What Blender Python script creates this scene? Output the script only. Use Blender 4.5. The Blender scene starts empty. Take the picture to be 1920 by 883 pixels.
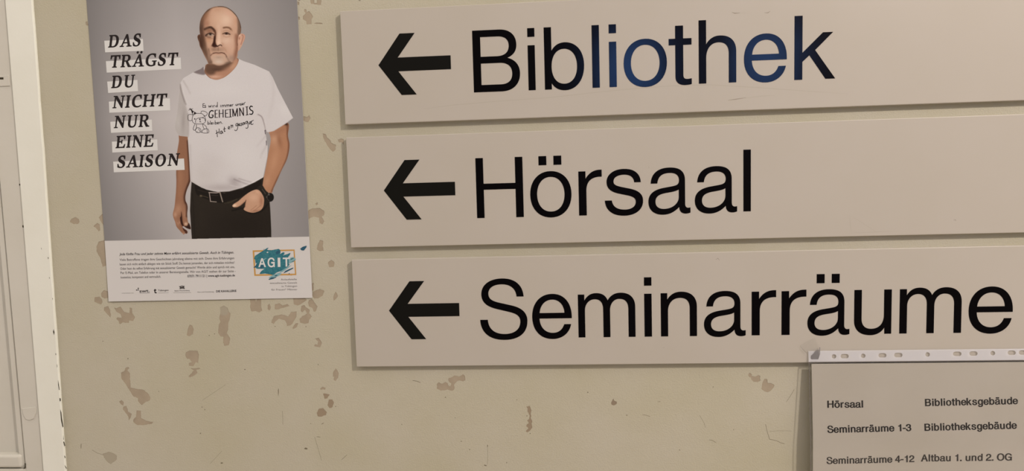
import bpy, math, random
import numpy as np
from mathutils import Vector, Matrix
from mathutils.geometry import tessellate_polygon, delaunay_2d_cdt

# ------------------------------------------------------------------ camera
F_PX = 1141.7644
CAM = np.array([0.27554018, -0.82499921, -0.24657453])
YAW, PITCH, ROLL = 0.0655145402, -0.0715153722, -0.0279679782

def _rot(ya, pi, ro):
    base = np.array([[1, 0, 0], [0, 0, -1], [0, 1, 0]], float)
    c, s = math.cos(ya), math.sin(ya); ry = np.array([[c, 0, s], [0, 1, 0], [-s, 0, c]])
    c, s = math.cos(pi), math.sin(pi); rx = np.array([[1, 0, 0], [0, c, -s], [0, s, c]])
    c, s = math.cos(ro), math.sin(ro); rz = np.array([[c, -s, 0], [s, c, 0], [0, 0, 1]])
    return base @ ry @ rx @ rz
CM = _rot(YAW, PITCH, ROLL)

scene = bpy.context.scene
COL = scene.collection
cam_d = bpy.data.cameras.new('camera'); cam = bpy.data.objects.new('camera', cam_d); COL.objects.link(cam)
cam_d.sensor_fit = 'HORIZONTAL'; cam_d.sensor_width = 36.0; cam_d.lens = F_PX / 1920 * 36.0
cam_d.clip_start = 0.01
m4 = Matrix.Identity(4)
for i in range(3):
    for j in range(3): m4[i][j] = CM[i, j]
    m4[i][3] = CAM[i]
cam.matrix_world = m4
scene.camera = cam

# ------------------------------------------------------------------ world, lamp, exposure
WORLD_STRENGTH = 1.14
LAMP_POWER = 290.0
wld = bpy.data.worlds.new('world'); scene.world = wld; wld.use_nodes = True
bg = wld.node_tree.nodes['Background']
bg.inputs['Color'].default_value = (1.0, 0.88, 0.765, 1); bg.inputs['Strength'].default_value = WORLD_STRENGTH
ld = bpy.data.lights.new('hall_lamp_light', 'POINT'); ld.energy = LAMP_POWER; ld.color = (1.0, 0.87, 0.78)
ld.shadow_soft_size = 0.08
lamp = bpy.data.objects.new('hall_lamp_light', ld); COL.objects.link(lamp); lamp.location = (2.45, -1.95, 1.58)
vs = scene.view_settings
vs.view_transform = 'Standard'; vs.look = 'None'; vs.gamma = 1.0; vs.use_curve_mapping = False
vs.exposure = 0.05

random.seed(5)
rng = np.random.default_rng(5)

# ------------------------------------------------------------------ helpers
T_SIGN = 0.008        # thickness of the sign plates
COAT = 0.0003         # thickness of the wall paint

def unproj(pts, y):
    """where the ray of a photo pixel meets the plane parallel to the wall at depth y"""
    pts = np.asarray(pts, float).reshape(-1, 2)
    d = np.stack([(pts[:, 0] - 960) / F_PX, -(pts[:, 1] - 441.5) / F_PX, -np.ones(len(pts))], 1) @ CM.T
    t = (y - CAM[1]) / d[:, 1]
    return CAM + d * t[:, None]

def U(pts, y=0.0):
    return unproj(pts, y)[:, [0, 2]]

def Z(ox, oy, s, pts):
    """points read in an enlarged crop -> photo pixels"""
    return [(ox + a / s, oy + b / s) for a, b in pts]

def lin(c):
    c = np.asarray(c, float) / 255.0
    return np.where(c <= 0.04045, c / 12.92, ((c + 0.055) / 1.055) ** 2.4)

ILL = lin((196, 183, 174)) / 0.62      # the light that white paper gives back here
def A(r, g, b):
    v = np.clip(lin((r, g, b)) / ILL, 0.002, 0.93)
    return (float(v[0]), float(v[1]), float(v[2]), 1.0)

def mat(name, col, rough=0.6, spec=0.3, noise=None, bump=None, col2=None):
    m = bpy.data.materials.new(name); m.use_nodes = True
    nt = m.node_tree; b = nt.nodes['Principled BSDF']
    b.inputs['Roughness'].default_value = rough
    b.inputs['Specular IOR Level'].default_value = spec
    b.inputs['Base Color'].default_value = col
    tc = nt.nodes.new('ShaderNodeNewGeometry')
    if col2 is not None:
        sc, lo, hi = noise
        n = nt.nodes.new('ShaderNodeTexNoise'); n.inputs['Scale'].default_value = sc; n.inputs['Detail'].default_value = 6
        r = nt.nodes.new('ShaderNodeMapRange'); r.inputs['From Min'].default_value = lo; r.inputs['From Max'].default_value = hi
        mx = nt.nodes.new('ShaderNodeMix'); mx.data_type = 'RGBA'
        nt.links.new(tc.outputs['Position'], n.inputs['Vector'])
        nt.links.new(n.outputs['Fac'], r.inputs['Value'])
        nt.links.new(r.outputs['Result'], mx.inputs['Factor'])
        mx.inputs['A'].default_value = col; mx.inputs['B'].default_value = col2
        nt.links.new(mx.outputs['Result'], b.inputs['Base Color'])
    if bump is not None:
        prev = None
        for sc, st, dist in bump:
            n = nt.nodes.new('ShaderNodeTexNoise'); n.inputs['Scale'].default_value = sc; n.inputs['Detail'].default_value = 3
            nt.links.new(tc.outputs['Position'], n.inputs['Vector'])
            bp = nt.nodes.new('ShaderNodeBump'); bp.inputs['Strength'].default_value = st; bp.inputs['Distance'].default_value = dist
            nt.links.new(n.outputs['Fac'], bp.inputs['Height'])
            if prev is not None: nt.links.new(prev.outputs['Normal'], bp.inputs['Normal'])
            prev = bp
        nt.links.new(prev.outputs['Normal'], b.inputs['Normal'])
    return m

def vcol_mat(name):
    m = bpy.data.materials.new(name); m.use_nodes = True
    nt = m.node_tree; b = nt.nodes['Principled BSDF']
    a = nt.nodes.new('ShaderNodeAttribute'); a.attribute_name = 'print'
    nt.links.new(a.outputs['Color'], b.inputs['Base Color'])
    b.inputs['Roughness'].default_value = 0.55; b.inputs['Specular IOR Level'].default_value = 0.2
    return m

def link(name, me, material=None, parent=None, loc=(0, 0, 0)):
    o = bpy.data.objects.new(name, me); COL.objects.link(o)
    if material is not None and me is not None: me.materials.append(material)
    o.location = loc
    if parent is not None: o.parent = parent
    return o

def empty(name, loc):
    o = bpy.data.objects.new(name, None); COL.objects.link(o); o.location = loc; o.empty_display_size = 0.05
    return o

def tag(o, label=None, cat=None, kind=None, group=None):
    if label: o['label'] = label
    if cat: o['category'] = cat
    if kind: o['kind'] = kind
    if group: o['group'] = group
    return o

class MB:
    """collects faces in world coordinates; build() makes them local to the parent"""
    def __init__(s): s.v = []; s.f = []
    def add(s, verts, faces):
        n = len(s.v); s.v += [tuple(map(float, q)) for q in verts]; s.f += [[i + n for i in f] for f in faces]
    def box(s, x0, x1, y0, y1, z0, z1):
        s.add([(x0, y0, z0), (x1, y0, z0), (x1, y1, z0), (x0, y1, z0), (x0, y0, z1), (x1, y0, z1), (x1, y1, z1), (x0, y1, z1)],
              [(0, 1, 5, 4), (1, 2, 6, 5), (2, 3, 7, 6), (3, 0, 4, 7), (4, 5, 6, 7), (3, 2, 1, 0)])
    def shape(s, contours, yf, yb=None, yfun=None):
        """flat shape in the wall plane (x,z contours, first one outer), front at yf, optional sides back to yb"""
        cs = [[Vector((float(a), float(b), 0)) for a, b in c] for c in contours]
        tris = tessellate_polygon(cs)
        flat = [q for c in cs for q in c]
        Y = (lambda x, z: yf) if yfun is None else (lambda x, z: yf + yfun(x, z))
        vs_ = [(q.x, Y(q.x, q.y), q.y) for q in flat]
        fs = []
        for t in tris:
            a, b, c = (flat[i] for i in t)
            ar = (b.x - a.x) * (c.y - a.y) - (b.y - a.y) * (c.x - a.x)
            if abs(ar) < 1e-14: continue
            fs.append(t if ar > 0 else (t[0], t[2], t[1]))   # normal towards -y
        if yb is not None:
            n = len(vs_); vs_ += [(q.x, yb, q.y) for q in flat]
            k = 0
            for ci, c in enumerate(cs):
                ar = sum(c[i].x * c[(i + 1) % len(c)].y - c[(i + 1) % len(c)].x * c[i].y for i in range(len(c)))
                fl = (ar > 0) == (ci == 0)
                for i in range(len(c)):
                    a, b = k + i, k + (i + 1) % len(c)
                    fs.append((a, a + n, b + n, b) if fl else (b, b + n, a + n, a))
                k += len(c)
        s.add(vs_, fs)
    def build(s, name, material, parent=None, loc=None, smooth=False):
        me = bpy.data.meshes.new(name)
        if parent is not None:
            o = np.array(parent.matrix_world.translation if parent.parent is None else world_loc(parent))
            if parent.parent is None: o = np.array(parent.location)
            me.from_pydata([tuple(np.array(q) - o) for q in s.v], [], s.f)
            ob = link(name, me, material, parent)
        else:
            l = np.array(loc if loc is not None else (0, 0, 0))
            me.from_pydata([tuple(np.array(q) - l) for q in s.v], [], s.f)
            ob = link(name, me, material, None, l)
        if smooth:
            for p in me.polygons: p.use_smooth = True
        return ob

def world_loc(o):
    l = np.array(o.location)
    while o.parent is not None:
        o = o.parent; l = l + np.array(o.location)
    return l

def bevel(o, w, seg=2):
    md = o.modifiers.new('bevel', 'BEVEL'); md.width = w; md.segments = seg; md.limit_method = 'ANGLE'
    return o

# ------------------------------------------------------------------ glyphs (grotesque, cap height 718)
GL = {
 'B': ["M76 0 L76 718 L392 718 C520 718 592 645 592 540 C592 462 555 415 482 388 C577 362 627 295 627 205 C627 80 545 0 410 0",
       "M168 640 L168 411 L360 411 C450 411 503 452 503 530 C503 602 455 640 370 640",
       "M168 333 L168 82 L400 82 C490 82 536 128 536 207 C536 290 480 333 390 333"],
 'i': ["M67 0 L67 520 L152 520 L152 0", "|M67 618 L67 718 L152 718 L152 618"],
 'l': ["M67 0 L67 718 L152 718 L152 0"],
 'b': ["M58 0 L58 718 L142 718 L142 447 C175 505 225 538 297 538 C430 538 517 430 517 268 C517 95 425 -15 295 -15 C225 -15 172 12 138 72 L138 0",
       "M286 464 C376 464 436 385 436 262 C436 138 376 60 287 60 C198 60 140 138 140 262 C140 385 198 464 286 464"],
 'd': ["M499 0 L499 718 L415 718 L415 447 C382 505 332 538 260 538 C127 538 40 430 40 268 C40 95 132 -15 262 -15 C332 -15 385 12 419 72 L419 0",
       "M271 464 C181 464 121 385 121 262 C121 138 181 60 270 60 C359 60 417 138 417 262 C417 385 359 464 271 464"],
 'o': ["M278 538 C425 538 521 425 521 262 C521 97 425 -14 278 -14 C131 -14 35 97 35 262 C35 425 131 538 278 538",
       "M278 470 C375 470 440 385 440 262 C440 138 375 56 278 56 C181 56 116 138 116 262 C116 385 181 470 278 470"],
 't': ["M84 523 L14 523 L14 450 L84 450 L84 92 C84 25 120 -9 190 -9 C215 -9 238 -6 257 0 L257 66 C240 62 225 60 210 60 C180 60 168 74 168 108 L168 450 L257 450 L257 523 L168 523 L168 669 L84 669"],
 'h': ["M65 0 L65 718 L149 718 L149 445 C185 505 235 538 305 538 C425 538 491 470 491 355 L491 0 L407 0 L407 330 C407 415 370 462 290 462 C205 462 149 395 149 290 L149 0"],
 'e': ["M516 238 L127 238 C131 128 195 60 285 60 C352 60 400 95 424 165 L506 165 C485 55 400 -15 282 -15 C135 -15 40 90 40 256 C40 430 140 538 285 538 C430 538 516 425 516 260",
       "M130 305 L430 305 C424 405 366 468 284 468 C200 468 138 402 130 305"],
 'k': ["M67 0 L67 718 L151 718 L151 303 L368 523 L475 523 L286 328 L501 0 L398 0 L226 272 L151 200 L151 0"],
 'H': ["M77 0 L77 718 L168 718 L168 411 L555 411 L555 718 L646 718 L646 0 L555 0 L555 339 L168 339 L168 0"],
 'r': ["M77 0 L77 523 L154 523 L154 435 C195 505 245 542 332 537 L332 455 C215 460 161 400 161 290 L161 0"],
 's': ["M441 377 C436 478 370 538 252 538 C133 538 55 478 55 386 C55 308 105 268 205 245 L285 226 C350 210 382 190 382 148 C382 92 335 57 258 57 C170 57 118 98 111 169 L32 169 C38 50 120 -15 252 -15 C380 -15 464 52 464 158 C464 238 412 280 315 304 L230 324 C165 340 133 354 133 392 C133 440 180 470 250 470 C325 470 362 436 367 377"],
 'a': ["M65 355 C72 478 155 538 285 538 C410 538 468 490 468 385 L468 110 C468 72 485 60 505 60 C513 60 521 61 530 64 L530 2 C510 -5 495 -8 478 -8 C425 -8 402 18 399 72 C345 15 285 -15 208 -15 C100 -15 36 45 36 138 C36 230 95 280 210 300 L300 314 C370 325 398 335 399 385 C399 445 360 475 288 475 C200 475 150 435 143 355",
       "M395 278 C370 262 340 255 280 246 L240 240 C155 226 119 195 119 138 C119 85 155 53 222 53 C320 53 395 115 395 190"],
 'S': ["M582 513 C575 655 480 737 326 737 C170 737 72 660 72 545 C72 450 130 395 260 362 L390 329 C490 304 535 275 535 208 C535 115 465 53 345 53 C215 53 145 120 141 232 L49 232 C52 70 160 -19 340 -19 C515 -19 620 65 620 215 C620 315 555 375 430 405 L280 442 C195 463 157 492 157 552 C157 622 220 666 320 666 C425 666 490 612 498 513"],
 'm': ["M65 0 L65 523 L144 523 L144 450 C180 510 225 538 290 538 C362 538 410 508 432 448 C465 508 520 538 590 538 C705 538 769 475 769 365 L769 0 L685 0 L685 340 C685 420 650 464 575 464 C505 464 459 405 459 325 L459 0 L375 0 L375 340 C375 420 340 464 272 464 C200 464 149 405 149 325 L149 0"],
 'n': ["M65 0 L65 523 L142 523 L142 445 C180 508 232 538 305 538 C425 538 491 470 491 360 L491 0 L407 0 L407 340 C407 420 370 464 292 464 C205 464 149 400 149 300 L149 0"],
 'u': ["M489 523 L489 0 L412 0 L412 75 C375 12 322 -15 252 -15 C132 -15 68 50 68 160 L68 523 L152 523 L152 185 C152 105 188 60 265 60 C352 60 405 122 405 222 L405 523"],
 'g': ["M420 523 L499 523 L499 30 C499 -140 420 -220 265 -220 C140 -220 65 -160 55 -50 L140 -50 C150 -115 190 -145 265 -145 C370 -145 418 -85 418 20 L418 80 C380 25 330 -5 262 -5 C130 -5 40 105 40 265 C40 430 130 538 262 538 C330 538 385 505 420 440",
       "M272 464 C362 464 420 385 420 266 C420 145 362 68 272 68 C182 68 124 145 124 266 C124 385 182 464 272 464"],
 'A': ["M14 0 L285 718 L383 718 L654 0 L552 0 L476 215 L188 215 L111 0", "M216 295 L448 295 L334 615"],
 'O': ["M389 737 C595 737 739 585 739 359 C739 133 595 -19 389 -19 C183 -19 39 133 39 359 C39 585 183 737 389 737",
       "M389 655 C540 655 644 540 644 359 C644 178 540 63 389 63 C238 63 134 178 134 359 C134 540 238 655 389 655"],
 'G': ["M704 380 L704 0 L645 0 L620 95 C570 20 500 -19 400 -19 C190 -19 48 130 48 355 C48 590 190 737 400 737 C560 737 670 655 697 510 L602 510 C580 605 505 655 400 655 C245 655 145 540 145 358 C145 180 250 65 400 65 C530 65 615 155 615 280 L615 300 L405 300 L405 380"],
 'I': ["M90 0 L90 718 L188 718 L188 0"],
 'T': ["M21 718 L593 718 L593 634 L354 634 L354 0 L258 0 L258 634 L21 634"],
 '1': ["M255 0 L255 500 L101 500 L101 562 C215 572 255 600 285 703 L345 703 L345 0"],
 '2': ["M507 85 L133 85 C145 150 190 190 300 250 C440 325 507 395 507 498 C507 620 410 703 275 703 C130 703 45 620 40 465 L128 465 C133 570 185 625 272 625 C355 625 417 572 417 495 C417 430 380 390 270 325 C100 230 35 150 26 0 L507 0"],
 '3': ["M34 205 C40 65 130 -19 275 -19 C420 -19 522 70 522 205 C522 290 480 345 400 372 C465 400 498 445 498 515 C498 630 410 703 275 703 C135 703 55 625 50 490 L138 490 C140 580 190 625 270 625 C355 625 408 582 408 510 C408 440 360 405 270 405 L225 405 L225 330 L275 330 C380 330 430 290 430 205 C430 115 370 62 275 62 C180 62 125 110 122 205"],
 '4': ["M327 0 L327 170 L25 170 L25 255 L345 703 L415 703 L415 250 L523 250 L523 170 L415 170 L415 0", "M327 250 L327 560 L105 250"],
 '.': ["M87 0 L87 106 L191 106 L191 0"],
 '-': ["M44 232 L44 322 L289 322 L289 232"],
}
_dots = ["|M%d 611 L%d 718 L%d 718 L%d 611" % (a, a, a + 92, a + 92) for a in (142, 318)]
GL['ö'] = GL['o'] + _dots
GL['ä'] = GL['a'] + _dots
ADV_B = {'H': 722, 'ö': 611, 'r': 389, 's': 556, 'a': 556, 'l': 278, 'S': 667, 'e': 556, 'm': 889, 'i': 278, 'n': 611, 'ä': 556,
         'u': 611, 'B': 722, 'b': 611, 'o': 611, 't': 333, 'h': 611, 'k': 556, 'g': 611, 'd': 611, 'A': 722, '.': 278, 'O': 778,
         'G': 778, '1': 556, '2': 556, '3': 556, '4': 556, '-': 333, ' ': 278, 'I': 278, 'T': 611}

def parse(path, res=10):
    pts = []; tok = path.replace('M', ' M ').replace('L', ' L ').replace('C', ' C ').split(); i = 0; cur = None
    while i < len(tok):
        c = tok[i]
        if c in 'ML':
            cur = (float(tok[i + 1]), float(tok[i + 2])); pts.append(cur); i += 3
        else:
            q = [float(t) for t in tok[i + 1:i + 7]]; i += 7
            p0 = cur; p1, p2, p3 = (q[0], q[1]), (q[2], q[3]), (q[4], q[5])
            for k in range(1, res + 1):
                t = k / res; a, b, cc, d = (1 - t) ** 3, 3 * t * (1 - t) ** 2, 3 * t * t * (1 - t), t ** 3
                pts.append((a * p0[0] + b * p1[0] + cc * p2[0] + d * p3[0], a * p0[1] + b * p1[1] + cc * p2[1] + d * p3[1]))
            cur = p3
    if len(pts) > 1 and abs(pts[0][0] - pts[-1][0]) + abs(pts[0][1] - pts[-1][1]) < 1e-6: pts.pop()
    return pts

def fatten(c, d, outer, ky=1.0):
    """move a contour outwards (ink side) by d"""
    n = len(c); ar = sum(c[i][0] * c[(i + 1) % n][1] - c[(i + 1) % n][0] * c[i][1] for i in range(n))
    sg = 1 if ar > 0 else -1
    if not outer: sg = -sg
    out = []
    for i in range(n):
        a, b, e = c[i - 1], c[i], c[(i + 1) % n]
        n1 = (b[1] - a[1], -(b[0] - a[0])); n2 = (e[1] - b[1], -(e[0] - b[0]))
        l1 = math.hypot(*n1) or 1; l2 = math.hypot(*n2) or 1
        nx, ny = n1[0] / l1 + n2[0] / l2, n1[1] / l1 + n2[1] / l2
        l = math.hypot(nx, ny) or 1; nx /= l; ny /= l
        cosh = max(0.5, nx * n1[0] / l1 + ny * n1[1] / l1)
        out.append((b[0] + sg * d * nx / cosh, b[1] + sg * d * ky * ny / cosh))
    return out

def glyph(ch, res=10, fat=0.0, ky=1.0):
    """list of shapes, each [outer, hole, ...]"""
    shapes = []
    for k, pth in enumerate(GL[ch]):
        new = k == 0 or pth.startswith('|')
        c = parse(pth.lstrip('|'), res)
        if fat: c = fatten(c, fat, new, ky)
        if new: shapes.append([c])
        else: shapes[-1].append(c)
    return shapes

def gbox(shapes):
    xs = [q[0] for s in shapes for q in s[0]]
    return min(xs), max(xs)

# ------------------------------------------------------------------ materials
M_wall = mat('wall_paint', A(177, 162, 141), 0.5, 0.22, (7.0, 0.3, 0.7), [(1100, 0.32, 0.0006), (480, 0.42, 0.0008), (40, 0.14, 0.003)], A(172, 157, 131))
M_plaster = mat('bare_plaster', A(152, 132, 110), 0.85, 0.1, (60, 0.35, 0.65), [(600, 0.2, 0.0005)], A(160, 139, 116))
def spots(m, pts, col):
    """rust-brown patches of older paint showing in the plaster"""
    nt = m.node_tree; b = nt.nodes['Principled BSDF']; geo = nt.nodes.new('ShaderNodeNewGeometry')
    for px, py, r in pts:
        w = unproj([(px, py)], 0.0)[0]
        d = nt.nodes.new('ShaderNodeVectorMath'); d.operation = 'DISTANCE'; d.inputs[1].default_value = tuple(float(q) for q in w)
        mr = nt.nodes.new('ShaderNodeMapRange'); mr.inputs['From Min'].default_value = r; mr.inputs['From Max'].default_value = r * .7
        mx = nt.nodes.new('ShaderNodeMix'); mx.data_type = 'RGBA'; mx.inputs['B'].default_value = col
        src = b.inputs['Base Color'].links[0].from_socket
        nt.links.new(geo.outputs['Position'], d.inputs[0]); nt.links.new(d.outputs['Value'], mr.inputs['Value']); nt.links.new(mr.outputs['Result'], mx.inputs['Factor'])
        nt.links.new(src, mx.inputs['A']); nt.links.new(mx.outputs['Result'], b.inputs['Base Color'])
spots(M_plaster, [(992, 786, 0.024), (603, 772, 0.012), (619, 757, 0.010), (611, 741, 0.008)], A(144, 122, 99))
spots(M_plaster, [(1151, 754, 0.010)], A(134, 114, 94))
spots(M_plaster, [(206, 857, 0.016), (419, 580, 0.010)], A(158, 142, 121))
M_panel = mat('sign_plate', A(174, 158, 143), 0.42, 0.3, (9, 0.3, 0.7), [(1400, 0.05, 0.0003)], A(172, 156, 140))
M_letter = mat('black_glossy_film', (0.002, 0.002, 0.003, 1), 0.15, 0.3, None, [(14, 0.035, 0.004)])
M_arrow = mat('black_satin_film', (0.006, 0.006, 0.005, 1), 0.6, 0.08)
M_scratch = mat('pencil_scuff', A(140, 124, 108), 0.7, 0.1)
M_trim = mat('cream_gloss_paint', A(218, 206, 189), 0.38, 0.4, (12, 0.3, 0.7), [(90, 0.12, 0.002), (500, 0.06, 0.0006)], A(213, 201, 183))
M_door = mat('door_paint', A(195, 181, 165), 0.4, 0.35, (10, 0.3, 0.7), [(70, 0.15, 0.002), (500, 0.05, 0.0006)], A(189, 175, 158))
M_crack = mat('dark_gap', A(60, 52, 40), 0.9, 0.05)
M_dirt = mat('dirt_speck', A(112, 98, 78), 0.8, 0.1)
M_paper = mat('poster_paper', A(196, 183, 174), 0.6, 0.2)
M_strip = mat('white_print', A(203, 192, 183), 0.6, 0.2)
M_ink = mat('black_ink', A(28, 20, 20), 0.6, 0.2)
M_grey = mat('grey_ink', A(118, 108, 102), 0.6, 0.2)
M_dgrey = mat('dark_grey_ink', A(72, 64, 60), 0.6, 0.2)
M_shirtink = mat('shirt_print_ink', A(42, 30, 32), 0.6, 0.2)
M_print = vcol_mat('photo_print')
M_orange = mat('orange_ink', A(184, 132, 66), 0.6, 0.2)
M_teal = mat('teal_ink', A(38, 92, 102), 0.6, 0.2, (420, 0.35, 0.65), None, A(58, 112, 116))
M_teal2 = mat('pale_teal_ink', A(120, 150, 150), 0.6, 0.2)
M_teal3 = mat('deep_teal_ink', A(42, 78, 94), 0.6, 0.2)
M_doc = mat('office_paper', A(178, 162, 146), 0.65, 0.15, (11, 0.3, 0.7), None, A(174, 158, 141))
M_frame = mat('window_frame_paint', (0.5, 0.47, 0.42, 1), 0.5, 0.3)
M_dark = mat('dark_panelling', (0.045, 0.03, 0.02, 1), 0.5, 0.2)
M_floor = mat('stone_floor', (0.56, 0.50, 0.43, 1), 0.5, 0.3, (6, 0.3, 0.7), None, (0.48, 0.43, 0.37, 1))

def clear_mat(name, tint, amount, rough):
    m = bpy.data.materials.new(name); m.use_nodes = True; nt = m.node_tree
    nt.nodes.remove(nt.nodes['Principled BSDF']); out = nt.nodes['Material Output']
    tr = nt.nodes.new('ShaderNodeBsdfTransparent'); tr.inputs['Color'].default_value = (0.978, 0.978, 0.978, 1)
    df = nt.nodes.new('ShaderNodeBsdfDiffuse'); df.inputs['Color'].default_value = tint
    gl = nt.nodes.new('ShaderNodeBsdfGlossy'); gl.inputs['Roughness'].default_value = rough
    m1 = nt.nodes.new('ShaderNodeMixShader'); m1.inputs[0].default_value = amount
    m2 = nt.nodes.new('ShaderNodeMixShader')
    nt.links.new(tr.outputs[0], m1.inputs[1]); nt.links.new(df.outputs[0], m1.inputs[2])
    m2.inputs[0].default_value = 0.03; nt.links.new(m1.outputs[0], m2.inputs[1]); nt.links.new(gl.outputs[0], m2.inputs[2])
    nt.links.new(m2.outputs[0], out.inputs[0])
    return m
M_film = clear_mat('clear_film', A(190, 178, 168), 0.02, 0.12)
M_punch = clear_mat('milky_punch_strip', A(214, 202, 198), 0.62, 0.3)
M_seam_shade = clear_mat('seam_and_shade', A(120, 108, 100), 0.45, 0.3)  # grey for side seam, tape edge and the painted-in shade line
M_tape = clear_mat('old_tape', A(190, 178, 160), 0.03, 0.2)
M_tapegrey = clear_mat('tape_air_pocket', A(118, 108, 104), 0.60, 0.3)
M_sky = bpy.data.materials.new('dusk_pane'); M_sky.use_nodes = True
_b = M_sky.node_tree.nodes['Principled BSDF']; _b.inputs['Base Color'].default_value = (0.02, 0.03, 0.05, 1)
_b.inputs['Emission Color'].default_value = (0.13, 0.32, 0.85, 1); _b.inputs['Emission Strength'].default_value = 6.5

# ------------------------------------------------------------------ the wall: bare plaster with a coat of paint that has flaked off
WX0, WX1, WZ0, WZ1 = -0.452, 2.6, -1.72, 1.35
wb = MB(); wb.box(WX0, WX1, 0.0, 0.09, WZ0, WZ1)
wall = tag(wb.build('wall_back', M_plaster, loc=(0, 0, 0)), 'cream painted plaster wall with flaked spots behind the signs', None, 'structure')

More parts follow.
